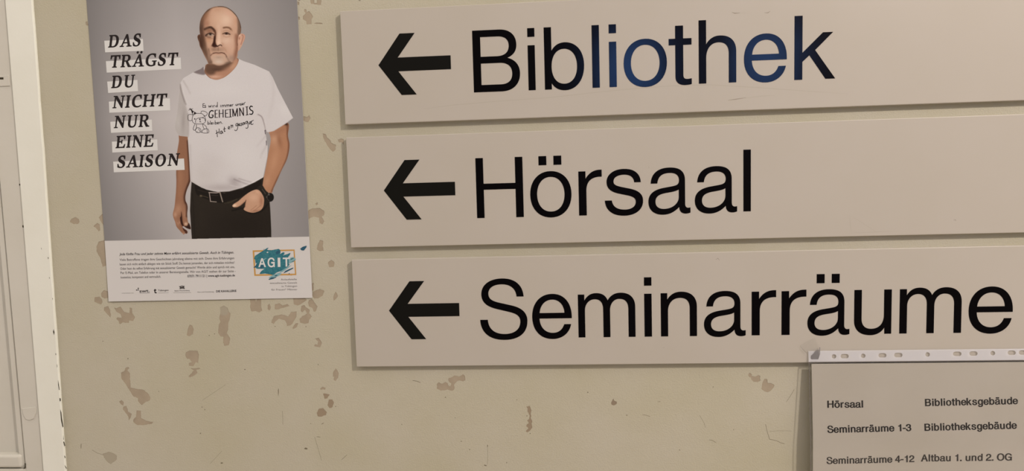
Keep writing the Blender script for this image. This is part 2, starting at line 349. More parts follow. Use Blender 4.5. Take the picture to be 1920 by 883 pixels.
z4 = lambda p: Z(160, 560, 2.733, p)
z5 = lambda p: Z(440, 540, 2.733, p)
z7 = lambda p: Z(740, 670, 4.145, p)
z8 = lambda p: Z(1120, 670, 4.145, p)
CHIPS = [
 [(177, 558), (186, 556), (191, 561), (192, 567), (189, 571), (183, 569), (177, 566)],
 [(195, 576), (203, 574), (206, 580), (208, 590), (207, 596), (204, 592), (200, 588), (195, 583)],
 z4([(145,45),(160,50),(178,40),(190,55),(200,68),(225,75),(228,45),(240,50),(240,72),(255,95),(245,115),(225,112),(222,125),(190,122),(175,132),(170,115),(158,105),(165,95),(185,98),(180,80),(160,68)]),
 z4([(535,132),(548,138),(555,160),(550,183),(530,193),(520,188),(525,155)]),
 z4([(690,45),(710,36),(728,45),(735,65),(745,75),(740,100),(732,128),(732,160),(725,175),(742,205),(735,238),(712,243),(705,225),(708,198),(690,192),(680,175),(683,135),(692,120),(686,98),(692,75)]),
 z4([(515,275),(535,265),(575,267),(582,285),(578,330),(565,325),(555,345),(532,345),(530,330),(545,325),(535,310),(520,308),(513,295)]),
 z4([(540,358),(588,355),(585,362),(568,365),(575,380),(560,392),(535,404),(528,398),(545,382),(555,368)]),
 z4([(205,355),(222,350),(225,358),(215,366),(228,380),(232,455),(262,462),(300,468),(320,485),(333,505),(330,522),(310,528),(288,546),(272,530),(268,510),(245,500),(225,470),(210,445),(185,410),(182,380),(200,370)]),
 z4([(172,528),(185,520),(197,530),(194,549),(180,540)]),
 z4([(195,553),(212,550),(220,580),(238,590),(232,610),(222,625),(220,605),(205,585),(192,568)]),
 z4([(262,572),(285,575),(285,610),(310,625),(348,632),(340,642),(300,648),(265,648),(245,632),(245,622),(260,605)]),
 z4([(88,795),(120,785),(150,795),(162,805),(160,825),(140,840),(130,850),(110,835),(95,815)]),
 z5([(75,50),(105,50),(108,70),(118,50),(135,50),(135,95),(142,115),(125,126),(108,118),(85,120),(78,98),(82,80)]),
 z5([(168,90),(178,80),(185,100),(178,115),(168,108)]),
 z5([(205,85),(230,78),(245,90),(270,82),(280,92),(255,100),(240,103),(225,110),(205,108)]),
 z5([(298,45),(350,45),(370,60),(355,72),(340,82),(322,90),(305,85)]),
 z5([(340,94),(355,87),(368,100),(385,112),(382,130),(396,145),(380,165),(378,180),(355,183),(335,178),(332,160),(345,145),(358,140),(370,130),(360,112),(348,125),(338,118)]),
 z5([(380,62),(396,56),(410,75),(425,95),(415,120),(405,122),(400,105),(380,95),(376,75)]),
 z5([(400,20),(435,5),(460,15),(450,40),(430,52),(408,54),(398,40)]),
 z5([(505,45),(518,18),(530,40),(520,55),(508,66)]),
 z5([(190,165),(200,145),(240,135),(275,145),(290,122),(318,120),(315,150),(298,180),(285,192),(268,195),(265,180),(255,165),(225,158),(210,170),(200,185),(188,180)]),
 z5([(295,205),(310,182),(325,180),(318,200),(300,210)]),
 z5([(410,258),(430,255),(447,280),(438,305),(408,298),(410,290),(425,290),(428,275)]),
 z5([(505,430),(518,412),(533,435),(530,458),(515,478),(506,470),(510,455),(502,455)]),
 z5([(438,515),(450,505),(467,512),(462,522),(450,520),(440,522)]),
 z5([(453,540),(487,545),(475,565),(460,568)]),
 z5([(475,600),(482,572),(500,570),(508,588),(500,612),(485,615)]),
 z5([(420,640),(432,618),(452,615),(472,635),(468,652),(440,660),(425,658)]),
 [(580,-6),(589,-6),(589,5.5),(594,5.5),(594,-6),(603,-6),(602,9),(595,9),(583,7)],
 [(571,17),(574.5,18),(575,23),(580,21),(585,28),(587,31),(584,36),(584,45),(575,46),(574,40),(568,36),(568,30),(573,25),(570,21)],
 [(557,3),(561,4),(561,9),(557,9)], [(558,31),(562,32),(562,37),(558,37)], [(559,0),(563,0),(562,2),(560,2)],
 [(588,43.5),(595,42.5),(604,43.5),(605,45),(595,45)],
 [(567,217),(575,220),(580,216),(582,222),(578,229),(572,228),(567,224)],
 [(605,250),(611,252),(613,258),(618,262),(621,268),(630,272),(629,281),(624,285),(618,279),(613,272),(609,265),(606,258)],
 [(633,262),(640,260),(645,262),(645,272),(641,267),(635,267)],
 [(575,397),(585,391),(600,390),(608,396),(608,403),(603,406),(608,415),(604,421),(599,418),(598,408),(588,406),(575,412)],
 [(595,460),(600,450),(606,452),(605,462),(607,470),(600,471),(594,468)],
 [(615,492),(621,487),(627,492),(626,500),(617,501)],
 [(591,382),(595,379),(596,383),(593,385)],
 [(583,532),(588,530),(588,544),(584,546)],
 [(131,416),(134,410),(142,407),(148,411),(149,417),(146,420),(137,420)],
 [(175,425),(182,418),(187,421),(188,432),(184,434),(180,428)],
 [(185,408),(192,401),(195,403),(195,423),(190,418),(187,411)],
 [(181,462),(185,453),(197,450),(200,498),(192,500),(188,485),(181,472)],
 [(190,549),(195,544),(202,546),(204,558),(196,560),(190,556)],
 [(160,41),(164,40),(166,48),(161,47)],
 z7([(328,205),(345,193),(365,205),(395,192),(412,200),(415,215),(430,225),(440,205),(425,195),(415,175),(420,160),(445,155),(465,140),(500,150),(530,130),(545,145),(550,178),(530,188),(505,180),(490,182),(475,195),(462,210),(465,240),(455,258),(430,258),(410,250),(385,258),(355,258),(328,245)]),
 z7([(1022,383),(1050,376),(1064,415),(1057,440),(1061,460),(1056,470),(1070,500),(1063,515),(1070,545),(1052,570),(1030,584),(1018,575),(1038,550),(1022,535),(1028,520),(1042,512),(1028,490),(1046,478),(1048,450),(1033,425),(1033,400)]),
 z8([(108,350),(125,320),(130,335),(152,345),(150,362),(128,374),(112,370)]),
 z8([(1172,135),(1185,118),(1198,130),(1200,145),(1225,150),(1250,138),(1268,145),(1262,160),(1268,180),(1245,192),(1215,190),(1195,170),(1195,160),(1178,152)]),
 z8([(1288,185),(1300,166),(1320,170),(1325,200),(1350,200),(1377,215),(1365,240),(1345,262),(1325,272),(1300,265),(1275,245),(1280,210)]),
]
def ragged(poly, amp):
    out = []; n = len(poly)
    for i in range(n):
        a = np.array(poly[i]); b = np.array(poly[(i + 1) % n]); k = max(1, int(np.hypot(*(b - a)) / 2.2))
        for j in range(k):
            q = a + (b - a) * j / k
            out.append(tuple(q + (rng.normal(0, amp, 2) if j else 0)))
    return out
verts2 = [(WX0, WZ0), (WX1, WZ0), (WX1, WZ1), (WX0, WZ1)]; faces2 = [[0, 1, 2, 3]]
for c in CHIPS:
    q = U(ragged(c, 0.28), -COAT); n = len(verts2)
    ar = sum(q[i][0] * q[(i + 1) % len(q)][1] - q[(i + 1) % len(q)][0] * q[i][1] for i in range(len(q)))
    if ar < 0: q = q[::-1]
    verts2 += [tuple(v) for v in q]; faces2.append(list(range(n, n + len(q))))
ov, oe, of, _, _, orig = delaunay_2d_cdt([Vector(v) for v in verts2], [], faces2, 1, 1e-7)
keep = [f for f, o in zip(of, orig) if set(o) == {0}]
cv = [(v.x, -COAT, v.y) for v in ov]; cf = []
edge_n = {}
for f in keep:
    a, b, c = (ov[i] for i in f[:3])
    if (b.x - a.x) * (c.y - a.y) - (b.y - a.y) * (c.x - a.x) < 0: f = list(f)[::-1]
    cf.append(list(f))
    for i in range(len(f)):
        e = (f[i], f[(i + 1) % len(f)]); edge_n[tuple(sorted(e))] = edge_n.get(tuple(sorted(e)), []) + [e]
nb = len(cv); cv += [(v.x, -0.00002, v.y) for v in ov]
for es in edge_n.values():
    if len(es) == 1:
        a, b = es[0]; cf.append([b, a, a + nb, b + nb])
cm = MB(); cm.v = cv; cm.f = cf
cm.build('paint_coat', M_wall, wall)

# dark specks, hairline cracks and smudges on the paint
sp = MB(); yk = -COAT - 0.00005
def speck(px, py, rx, ry, rot=0.0):
    k = 7; pts = []
    for i in range(k):
        a = 2 * math.pi * i / k; r = 1 + random.uniform(-.3, .3)
        x, y = rx * r * math.cos(a), ry * r * math.sin(a)
        pts.append((px + x * math.cos(rot) - y * math.sin(rot), py + x * math.sin(rot) + y * math.cos(rot)))
    sp.shape([U(pts[::-1], yk)], yk)
for px, py in z4([(218,307),(635,188),(662,180),(598,555),(612,568),(376,475),(818,362),(90,218),(590,690)]) + z5([(52,418),(390,695),(518,607),(428,392),(207,197),(365,198)]) + z7([(1500,272),(517,652),(583,716),(870,818),(395,310),(1028,455),(1053,590),(55,520),(470,470),(950,330)]) + z8([(1060,562),(230,450),(900,230),(640,720)]):
    speck(px, py, random.uniform(.7, 1.2), random.uniform(.6, 1.1))
for px, py, rx, ry, ro in [(573.5, 841, 3.5, 1.5, 0), (910, 872.5, 3, 1.1, .3), (914, 836, .7, 2.2, .1), (522, 735, .8, 7, 0), (597, 819, 4, .5, .1), (416, 868, 2.6, 1.2, -.2), (152, 836, .6, 5, 0), (605, 794, 3, .5, -.5), (674, 1, 2, .8, 0)]:
    speck(px, py, rx, ry, ro)
def hair(pts, w):
    for (a, b) in zip(pts[:-1], pts[1:]):
        a = np.array(a); b = np.array(b); d = b - a; n = np.array([-d[1], d[0]]) / (np.hypot(*d) or 1) * w / 2
        sp.shape([U([a - n, a + n, b + n, b - n], yk)], yk)
hair(z8([(1308,520),(1318,570),(1338,635),(1400,650),(1420,662),(1455,672)]), .7)
hair(z8([(870,640),(900,648),(922,662)]), .7); hair(z8([(350,447),(370,447),(410,460)]), .6); hair(z8([(470,345),(490,343)]), .6)
hair(z8([(1530,250),(1500,300),(1470,345)]), .5); hair(z8([(795,450),(830,510),(840,545)]), .4); hair(z8([(1340,575),(1420,570),(1510,572)]), .3)
hair(z5([(410,765),(430,830),(445,883)]), .4); hair(z5([(245,630),(247,700)]), .4); hair(z5([(548,880),(575,855)]), .6); hair(z7([(722,690),(722,830)]), .35)
hair(z4([(600,520),(720,440)]), .3); hair(z7([(140,180),(170,184),(200,196)]), .9); hair(z4([(35,775),(60,790),(90,800)]), .5); hair(z4([(700,780),(640,845)]), .3)
tag(sp.build('dirt_specks', M_dirt, wall), None, None, 'stuff')

# ------------------------------------------------------------------ door and casing at the left
def vline(p0, p1, y, ztop=0.45, zbot=-1.7):
    a, b = U([p0, p1], y); t = (ztop - a[1]) / (b[1] - a[1]); s = (zbot - a[1]) / (b[1] - a[1])
    k = lambda u: float(a[0] + (b[0] - a[0]) * u)
    return k(t), k(s)
YC = -0.0036           # front of the casing
ZT, ZB = 0.45, -1.70
rT, rB = vline((59, 0), (122.5, 883), YC)
lT, lB = vline((9, 0), (81, 883), YC)
cs = empty('trim_1', (-0.44, 0, ZB))
def board(zs, xl, xr, y0, y1, mb):
    """vertical board with wavy painted edges; xl/xr give x at a height"""
    n = len(zs); v = []
    for z in zs:
        v += [(xl(z), y0, z), (xr(z), y0, z), (xr(z) + 0.0006, y1, z), (xl(z), y1, z)]
    f = []
    for i in range(n - 1):
        a = 4 * i; b = a + 4
        f += [(a, a + 1, b + 1, b), (a + 1, a + 2, b + 2, b + 1), (a + 3, a, b, b + 3), (a + 2, a + 3, b + 3, b + 2)]
    f += [(0, 3, 2, 1), (4 * n - 4, 4 * n - 3, 4 * n - 2, 4 * n - 1)]
    mb.add(v, f)
zs = np.linspace(ZB, ZT, 130)
wob = np.cumsum(rng.normal(0, 0.0003, 130)); wob -= np.linspace(wob[0], wob[-1], 130)
edge_r = lambda z: rB + (rT - rB) * (z - ZB) / (ZT - ZB) + float(np.interp(z, zs, wob)) * 0.6
edge_l = lambda z: lB + (lT - lB) * (z - ZB) / (ZT - ZB)
mb = MB(); board(zs, edge_l, edge_r, YC, 0.03, mb)
bevel(mb.build('casing_board', M_trim, cs), 0.0011, 2)
tag(cs, 'cream painted door casing with a chipped edge beside the wall', None, 'structure')
# cracks in the paint along the casing's edge
for pts in ([(100.5, 617), (102, 623), (101, 628), (99.5, 622)], [(103.8, 662), (105.5, 664), (104.5, 666)], [(106.3, 682), (107.5, 686), (107, 690)],
            [(108.7, 712), (110.2, 720), (111.8, 731), (110.6, 731), (109, 722)], [(111.5, 746), (113.8, 747), (114, 752), (112, 752)],
            [(112.8, 767), (115, 773), (116.3, 785), (119, 800), (117.5, 801), (114.5, 788)], [(119, 815), (119.8, 824), (119, 824)],
            [(118.6, 828), (120.5, 828), (122.3, 836), (120.8, 836)], [(120.5, 854), (122, 855), (123.2, 859), (121.6, 858)],
            [(121.2, 872), (123, 874), (125.8, 879), (123.5, 877.5)], [(77, 374 + 290 - 200), (78, 466), (77.5, 468)], [(89.5, 482), (91, 483), (90.4, 486)],
            [(92, 519), (93.2, 521), (92.6, 523)], [(98, 558), (99.2, 560), (98.6, 562)]):
    c = MB(); c.shape([U(pts, YC - 0.0002)], YC - 0.0002); c.build('paint_crack', M_crack, cs)

YD = -0.0005           # face of the door stile
door = empty('door_1', (-0.9, 0, ZB))
sT, sB = vline((0, 345), (47.5, 872), YD)     # inner edge of the stile
stile_l = lambda z: sB + (sT - sB) * (z - ZB) / (ZT - ZB)
zP = U([(0, 852)], YD)[0][1]; zP2 = U([(20, 880)], YD)[0][1]
mb = MB(); board(np.linspace(ZB, ZT, 60), stile_l, lambda z: edge_l(z) + 0.003, YD, 0.03, mb)
bevel(mb.build('stile', M_door, door), 0.0012, 2)
# recessed panel, its moulding strips, the rail below
mb = MB(); mb.box(-1.25, -0.49, YD + 0.011, YD + 0.02, zP2 - 0.01, ZT); mb.build('panel', M_door, door)
mb = MB(); board(np.linspace(zP2, ZT, 40), lambda z: stile_l(z) - 0.0125, lambda z: stile_l(z) - 0.0035, YD + 0.003, YD + 0.013, mb)
bevel(mb.build('moulding', M_door, door), 0.0022, 3)
mb = MB(); board(np.linspace(zP2, ZT, 40), lambda z: stile_l(z) - 0.0035, lambda z: stile_l(z) + 0.002, YD + 0.006, YD + 0.013, mb)
mb.build('moulding_fillet', M_door, door)
hT, hB = stile_l(zP), stile_l(zP2)
mb = MB(); mb.box(-1.25, hT - 0.006, YD - 0.001, YD + 0.014, zP2 + 0.002, zP - 0.001)
bevel(mb.build('moulding', M_door, door), 0.004, 4)
mb = MB(); mb.box(-1.25, hT - 0.003, YD + 0.004, YD + 0.013, zP2 + 0.001, zP2 + 0.009)
bevel(mb.build('moulding_fillet', M_door, door), 0.002, 3)
mb = MB(); mb.box(-1.25, stile_l(-1.2) - 0.0005, YD, 0.03, ZB, zP2); bevel(mb.build('bottom_rail', M_door, door), 0.0012, 2)
# painted-over hinge leaf and lock slot
a, b = U([(-14, 142), (18, 161)], YD - 0.001)
mb = MB(); mb.box(a[0], b[0], YD - 0.0012, YD + 0.001, b[1], a[1]); bevel(mb.build('hinge_leaf', M_door, door), 0.0005, 2)
c = MB(); c.shape([U([(-3, 145), (6.5, 145), (6.5, 149), (-3, 149)], YD - 0.0013)], YD - 0.0013); c.build('slot', M_crack, door)
q = [(41, 766), (66, 763), (66.5, 775), (63, 785), (56, 788), (48, 786), (43, 778)]
c = MB(); c.shape([U(q, YD - 0.0012)], YD - 0.0012, YD + 0.001); bevel(c.build('hinge_leaf', M_door, door), 0.0006, 2)
for q in ([(35.5, 345), (38.5, 344), (39, 347.5), (36.5, 348)], [(42, 422), (45.5, 423), (44.5, 427), (42, 426)], [(76.5, 809), (77.8, 812), (77.5, 815), (76.3, 812)], [(76.8, 821), (78, 822), (78, 827), (77, 826)], [(46, 868), (48.4, 869), (47.6, 878), (44.5, 879), (46, 875)]):
    c = MB(); c.shape([U(q, YD - 0.0008)], YD - 0.0008); c.build('paint_nick', M_crack, door)
tag(door, 'pale painted panel door with moulded recess at the left edge', None, 'structure')

wl = MB(); wl.box(-2.6, -1.29, 0.0, 0.09, WZ0, WZ1); wl.box(-1.29, WX0, 0.0, 0.09, ZT, WZ1)
tag(wl.build('wall_left', M_wall, loc=(0, 0, 0)), 'cream wall beyond and above the panel door', None, 'structure')
# rest of the hall, behind the viewer: floor and a far wall with two small dusk-lit windows
fl = MB(); fl.box(-2.6, 4.2, -3.3, 0.09, -1.80, -1.72); tag(fl.build('floor', M_floor, loc=(0, 0, 0)), 'plain stone hall floor', None, 'structure')
YF = -3.0
WINS = [(0.60, 0.97, 0.28, 0.69), (1.41, 1.76, 0.30, 0.71)]
fw = MB()
xs = [-2.6] + [v for w in WINS for v in w[:2]] + [4.2]
for i in range(0, 6, 2): fw.box(xs[i], xs[i + 1], YF - 0.12, YF, -1.72, 1.35)
for w in WINS:
    fw.box(w[0], w[1], YF - 0.12, YF, -1.72, w[2]); fw.box(w[0], w[1], YF - 0.12, YF, w[3], 1.35)
tag(fw.build('wall_front', M_dark, loc=(0, 0, 0)), 'dark panelled hall wall opposite the signs', None, 'structure')
for k, w in enumerate(WINS):
    e = empty('window_%d' % (k + 1), (w[0], YF, w[2]))
    fb = MB(); t = 0.022
    fb.box(w[0], w[0] + t, YF - 0.08, YF - 0.02, w[2], w[3]); fb.box(w[1] - t, w[1], YF - 0.08, YF - 0.02, w[2], w[3])
    fb.box(w[0] + t, w[1] - t, YF - 0.08, YF - 0.02, w[2], w[2] + t); fb.box(w[0] + t, w[1] - t, YF - 0.08, YF - 0.02, w[3] - t, w[3])
    fb.build('window_frame', M_frame, e)
    pb = MB(); pb.box(w[0] + t, w[1] - t, YF - 0.06, YF - 0.05, w[2] + t, w[3] - t); pb.build('pane', M_sky, e)
    tag(e, 'small hall window with blue dusk light', None, 'structure')

# ------------------------------------------------------------------ the three direction signs
MM = 0.001
S_UNIT = 80.3 / 718 * MM
SIGNS = [
 dict(top=0.0005, base=-0.1133, word='Bibliothek', x=[(176.7,238.6),(249.5,258.8),(271.1,322.9),(333.5,342.9),(355.6,365.0),(374.3,429.9),(432.4,461.5),(470.7,518.1),(527.9,581.6),(591.2,642.0)],
      label='cream direction sign reading Bibliothek, topmost of the three signs'),
 dict(top=-0.1668, base=-0.2806, word='Hörsaal', x=[(175.6,238.6),(248.0,302.9),(312.6,343.3),(346.9,397.1),(404.1,458.7),(464.5,518.9),(527.1,536.5)],
      label='cream direction sign reading Hörsaal, middle of the three signs'),
 dict(top=-0.3335, base=-0.4457, word='Seminarräume', x=[(175.3,239.7),(246.4,299.9),(308.6,384.9),(397.0,406.7),(418.8,466.2),(475.5,529.8),(537.7,569.2),(576.3,608.0),(609.6,663.3),(669.2,716.3),(726.6,803.8),(812.8,867.2)],
      label='cream direction sign reading Seminarräume, lowest of the three signs'),
]
YS = -T_SIGN
for sg in SIGNS:
    top, base = sg['top'], sg['base']; bot = top - 0.150
    root = empty('direction_sign', (0.47, -COAT, bot))
    mb = MB(); mb.box(0.0, 0.945, YS, -COAT, bot, top)
    bevel(mb.build('panel', M_panel, root), 0.0007, 2)
    yl = YS - 0.0003
    mid = base + 0.0407
    ar = [(49.3, 0), (79.4, 40.2), (99.7, 40.2), (75.7, 9.0), (146.9, 9.0), (146.9, -9.0), (75.8, -9.0), (99.5, -40.4), (79.2, -40.4)]
    mb = MB(); mb.shape([[(a * MM, mid + b * MM) for a, b in ar[::-1]]], yl, YS); mb.build('arrow', M_arrow, root)
    for ch, (x0, x1) in zip(sg['word'], sg['x']):
        g = glyph(ch, 12); a, b = gbox(g); k = (x1 - x0) * MM / (b - a)
        mb = MB()
        for shp in g:
            cont = [[(x0 * MM + (q[0] - a) * k, base + q[1] * S_UNIT) for q in c] for c in shp]
            mb.shape(cont, yl, YS)
        mb.build('letter', M_letter, root)
    tag(root, sg['label'], 'sign', group='direction signs on the wall')
    sg['root'] = root
def scratch(root, pts, w):
    y = YS - 0.00004; mb = MB(); P = [np.array(q) for q in U(pts, y)]; L = []; R_ = []
    for i, q in enumerate(P):
        d = P[min(i + 1, len(P) - 1)] - P[max(i - 1, 0)]; n = np.array([-d[1], d[0]]) / np.hypot(*d)
        ww = w * MM * 0.36 * (1 if 0 < i < len(P) - 1 else .3)
        L.append(q + n * ww); R_.append(q - n * ww)
    mb.shape([L + R_[::-1]], y); mb.build('scratch', M_scr2 if w < .9 else M_scratch, root)
M_scr2 = mat('faint_scratch', A(166, 150, 133), 0.6, 0.2)
r1 = SIGNS[0]['root']
scratch(r1, [(795, 204), (850, 197), (930, 190), (1030, 183), (1120, 173), (1200, 165), (1260, 161), (1330, 159), (1420, 164), (1500, 170), (1590, 176)], .8)
scratch(r1, [(1365, 188), (1380, 186), (1399, 183)], 1.3); scratch(r1, [(1399, 183.5), (1430, 180), (1452, 179)], .8)
scratch(r1, [(1372, 23), (1378, 25), (1388, 24)], 1.6); scratch(r1, [(1390, 24), (1405, 25)], .8); scratch(r1, [(1433, 24), (1440, 24), (1444, 21)], 1.4)
r2 = SIGNS[1]['root']
scratch(r2, [(1593, 404), (1594, 420), (1596, 436)], .8); scratch(r2, [(1596, 437), (1640, 435), (1683, 433)], .7); scratch(r2, [(1595, 404), (1620, 420), (1645, 436)], .6)
scratch(r2, [(1788, 413), (1791, 412), (1793, 414)], 1.2); scratch(r2, [(1216, 312), (1217, 315)], .9)
r3 = SIGNS[2]['root']
scratch(r3, [(1342, 487), (1346, 484), (1349, 488)], 1.2); scratch(r3, [(1482, 552), (1485, 550)], 1.2); scratch(r3, [(1204, 566), (1204.5, 574)], .8); scratch(r3, [(1885, 617), (1886, 622)], .9); scratch(r3, [(1242, 652), (1246, 652)], .9)

# ------------------------------------------------------------------ the poster
PX0, PX1, PZ0, PZ1 = -0.3583, -0.0606, -0.3866, 0.036
YP = -0.0012
def lift(x, z):
    """the lower corners of the sheet stand a little off the wall"""
    a = max(0.0, (-0.24 - z) / 0.15); l = max(0.0, (-0.10 - x) / 0.26)
    return -0.0016 * a * a * (0.35 + 0.65 * l)
poster = empty('poster', ((PX0 + PX1) / 2, -COAT, PZ0))
PL = np.array(poster.location)

def grid_mesh(name, X, Y, Zc, colors, material, parent, mask=None):
    """a grid of quads with one printed colour per vertex"""
    h, w = X.shape
    idx = np.arange(h * w).reshape(h, w)
    q = np.stack([idx[:-1, :-1], idx[1:, :-1], idx[1:, 1:], idx[:-1, 1:]], -1).reshape(-1, 4)
    if mask is not None: q = q[mask.reshape(-1)]
    used = np.unique(q); remap = np.full(h * w, -1); remap[used] = np.arange(len(used))
    co = (np.stack([X, Y, Zc], -1).reshape(-1, 3) - PL)[used]; q = remap[q]
    me = bpy.data.meshes.new(name)
    me.vertices.add(len(co)); me.vertices.foreach_set('co', co.astype(np.float32).ravel())
    me.loops.add(q.size); me.loops.foreach_set('vertex_index', q.astype(np.int32).ravel())
    me.polygons.add(len(q)); me.polygons.foreach_set('loop_start', np.arange(0, q.size, 4, dtype=np.int32))
    me.update(calc_edges=True)
    if colors is not None:
        at = me.attributes.new('print', 'FLOAT_COLOR', 'POINT')
        c = np.clip(lin(np.clip(colors, 0, 255)) / ILL, 0.002, 0.93).reshape(-1, 3)[used]
        at.data.foreach_set('color', np.concatenate([c, np.ones((len(c), 1))], 1).astype(np.float32).ravel())
    return link(name, me, material, parent)

vlift = np.vectorize(lift)
# paper sheet: front grid with a thin body
gx, gz = np.meshgrid(np.linspace(PX0, PX1, 34), np.linspace(PZ1, PZ0, 46))
fy = YP + vlift(gx, gz)
v = [tuple(q) for q in np.stack([gx, fy, gz], -1).reshape(-1, 3)]; nv = len(v)
v += [tuple(q) for q in np.stack([gx, np.minimum(fy + 0.00035, -COAT), gz], -1).reshape(-1, 3)]
f = []; h, w = gx.shape; I = lambda r, c: r * w + c
for r in range(h - 1):
    for c in range(w - 1):
        f.append((I(r, c), I(r + 1, c), I(r + 1, c + 1), I(r, c + 1)))
        f.append((nv + I(r, c), nv + I(r, c + 1), nv + I(r + 1, c + 1), nv + I(r + 1, c)))
bd = [I(0, c) for c in range(w)] + [I(r, w - 1) for r in range(1, h)] + [I(h - 1, c) for c in range(w - 2, -1, -1)] + [I(r, 0) for r in range(h - 2, 0, -1)]
for i in range(len(bd)):
    a, b = bd[i], bd[(i + 1) % len(bd)]; f.append((a, b, b + nv, a + nv))
mb = MB(); mb.add(v, f); mb.build('paper_sheet', M_paper, poster, smooth=False)

# printed grey studio backdrop
zsep = float(U([(197, 451.4)], YP)[0][1])
zsepR = float(U([(578.7, 443.5)], YP)[0][1])
n_u, n_v = 60, 76
uu, vv = np.meshgrid(np.linspace(0, 1, n_u), np.linspace(0, 1, n_v))
bx = PX0 + (PX1 - PX0) * uu; bz = PZ1 + ((zsep + (zsepR - zsep) * uu) - PZ1) * vv
by = YP - 0.00006 + vlift(bx, bz)
def backdrop(u, v):
    """grey of the printed studio backdrop; u to the right, v down the picture"""
    xs_ = np.array([0, .08, .25, .42, .58, .75, .9, 1.0])
    top = np.interp(u, xs_, [114, 124, 140, 152, 150, 140, 130, 122])
    mid = np.interp(u, xs_, [128, 146, 171, 183, 176, 160, 143, 135])
    bot = np.interp(u, xs_, [119, 129, 146, 166, 162, 146, 136, 128])
    g = np.where(v < .5, top + (mid - top) * np.clip(v / .5, 0, 1), mid + (bot - mid) * np.clip((v - .5) / .5, 0, 1))
    return np.stack([g * 1.02, g * .945, g * .91], -1)
grid_mesh('printed_backdrop', bx, by, bz, backdrop(uu, vv), M_print, poster)

# --------------------------- the printed man, painted on a fine grid
SS = 2.2; WX, WY, WW, WH = 320, 6, 238, 444
GW, GH = int(WW * SS), int(WH * SS)
jx, jy = np.meshgrid(np.arange(GW) / SS + WX, np.arange(GH) / SS + WY)
wpt = unproj(np.stack([jx.ravel(), jy.ravel()], 1), YP)
px3, pz3 = wpt[:, 0].reshape(GH, GW), wpt[:, 2].reshape(GH, GW)
IMG = backdrop((px3 - PX0) / (PX1 - PX0), (PZ1 - pz3) / (PZ1 - zsep))
CLS = np.zeros((GH, GW), np.int8); ALPHA = np.zeros((GH, GW))

def smooth_closed(p, k=6):
    p = np.asarray(p, float); n = len(p); out = []
    for i in range(n):
        p0, p1, p2, p3 = p[i - 1], p[i], p[(i + 1) % n], p[(i + 2) % n]
        for j in range(k):
            t = j / k
            out.append(.5 * ((2 * p1) + (p2 - p0) * t + (2 * p0 - 5 * p1 + 4 * p2 - p3) * t * t + (3 * p1 - p0 - 3 * p2 + p3) * t ** 3))
    return np.array(out)
def smooth_open(p, k=6):
    p = np.asarray(p, float); q = np.vstack([2 * p[0] - p[1], p, 2 * p[-1] - p[-2]]); out = []
    for i in range(1, len(q) - 2):
        p0, p1, p2, p3 = q[i - 1], q[i], q[i + 1], q[i + 2]
        for j in range(k):
            t = j / k
            out.append(.5 * ((2 * p1) + (p2 - p0) * t + (2 * p0 - 5 * p1 + 4 * p2 - p3) * t * t + (3 * p1 - p0 - 3 * p2 + p3) * t ** 3))
    out.append(p[-1]); return np.array(out)
def win(p, m):
    p = np.asarray(p)
    x0 = max(0, int((p[:, 0].min() - m - WX) * SS)); x1 = min(GW, int((p[:, 0].max() + m - WX) * SS) + 2)
    y0 = max(0, int((p[:, 1].min() - m - WY) * SS)); y1 = min(GH, int((p[:, 1].max() + m - WY) * SS) + 2)
    return slice(y0, y1), slice(x0, x1)
def seg_dist(p, X, Y, closed):
    d2 = np.full(X.shape, 1e9); n = len(p)
    for i in range(n if closed else n - 1):
        a = p[i]; b = p[(i + 1) % n]; e = b - a; L = e @ e + 1e-9
        t = np.clip(((X - a[0]) * e[0] + (Y - a[1]) * e[1]) / L, 0, 1)
        d2 = np.minimum(d2, (X - a[0] - t * e[0]) ** 2 + (Y - a[1] - t * e[1]) ** 2)
    return np.sqrt(d2)
def inside(p, X, Y):
    r = np.zeros(X.shape, bool); n = len(p)
    for i in range(n):
        a = p[i]; b = p[(i + 1) % n]
        if a[1] == b[1]: continue
        c = ((a[1] > Y) != (b[1] > Y)) & (X < (b[0] - a[0]) * (Y - a[1]) / (b[1] - a[1]) + a[0]); r ^= c
    return r
def mask_poly(p, soft=.7, smooth=True):
    p = smooth_closed(p) if smooth else np.asarray(p, float)
    s = win(p, soft * 3); X, Y = jx[s], jy[s]
    d = seg_dist(p, X, Y, True) * np.where(inside(p, X, Y), 1, -1)
    t = np.clip(d / (2 * soft) + .5, 0, 1); m = np.zeros((GH, GW)); m[s] = t * t * (3 - 2 * t)
    return m
def put(m, col, a=1.0):
    global IMG
    k = (m * a)[..., None]; IMG = IMG * (1 - k) + np.array(col, float) * k
def fill(p, col, soft=.7, a=1.0, smooth=True, clip=None, cls=None):
    m = mask_poly(p, soft, smooth)
    if clip is not None: m = m * clip
    put(m, col, a)
    if cls is not None:
        CLS[m > .5] = cls; np.maximum(ALPHA, m, out=ALPHA)
    return m
def line(p, wdt, col, soft=.5, a=1.0, clip=None, smooth=True):
    p = smooth_open(p) if smooth and len(p) > 2 else np.asarray(p, float)
    s = win(p, wdt + soft * 3); d = seg_dist(p, jx[s], jy[s], False)
    t = np.clip((wdt / 2 - d) / (2 * soft) + .5, 0, 1); m = np.zeros((GH, GW)); m[s] = t * t * (3 - 2 * t)
    if clip is not None: m = m * clip
    put(m, col, a)
def blob(x, y, rx, ry, col, a=1.0, rot=0.0, clip=None):
    dx, dy = jx - x, jy - y; c, s = math.cos(rot), math.sin(rot)
    u, v_ = (dx * c + dy * s) / rx, (-dx * s + dy * c) / ry
    m = np.exp(-(u * u + v_ * v_))
    if clip is not None: m = m * clip
    put(m, col, a)
z3 = lambda p: Z(350, 0, 5.885, p)
za = lambda p: Z(365, 5, 11.04, p)
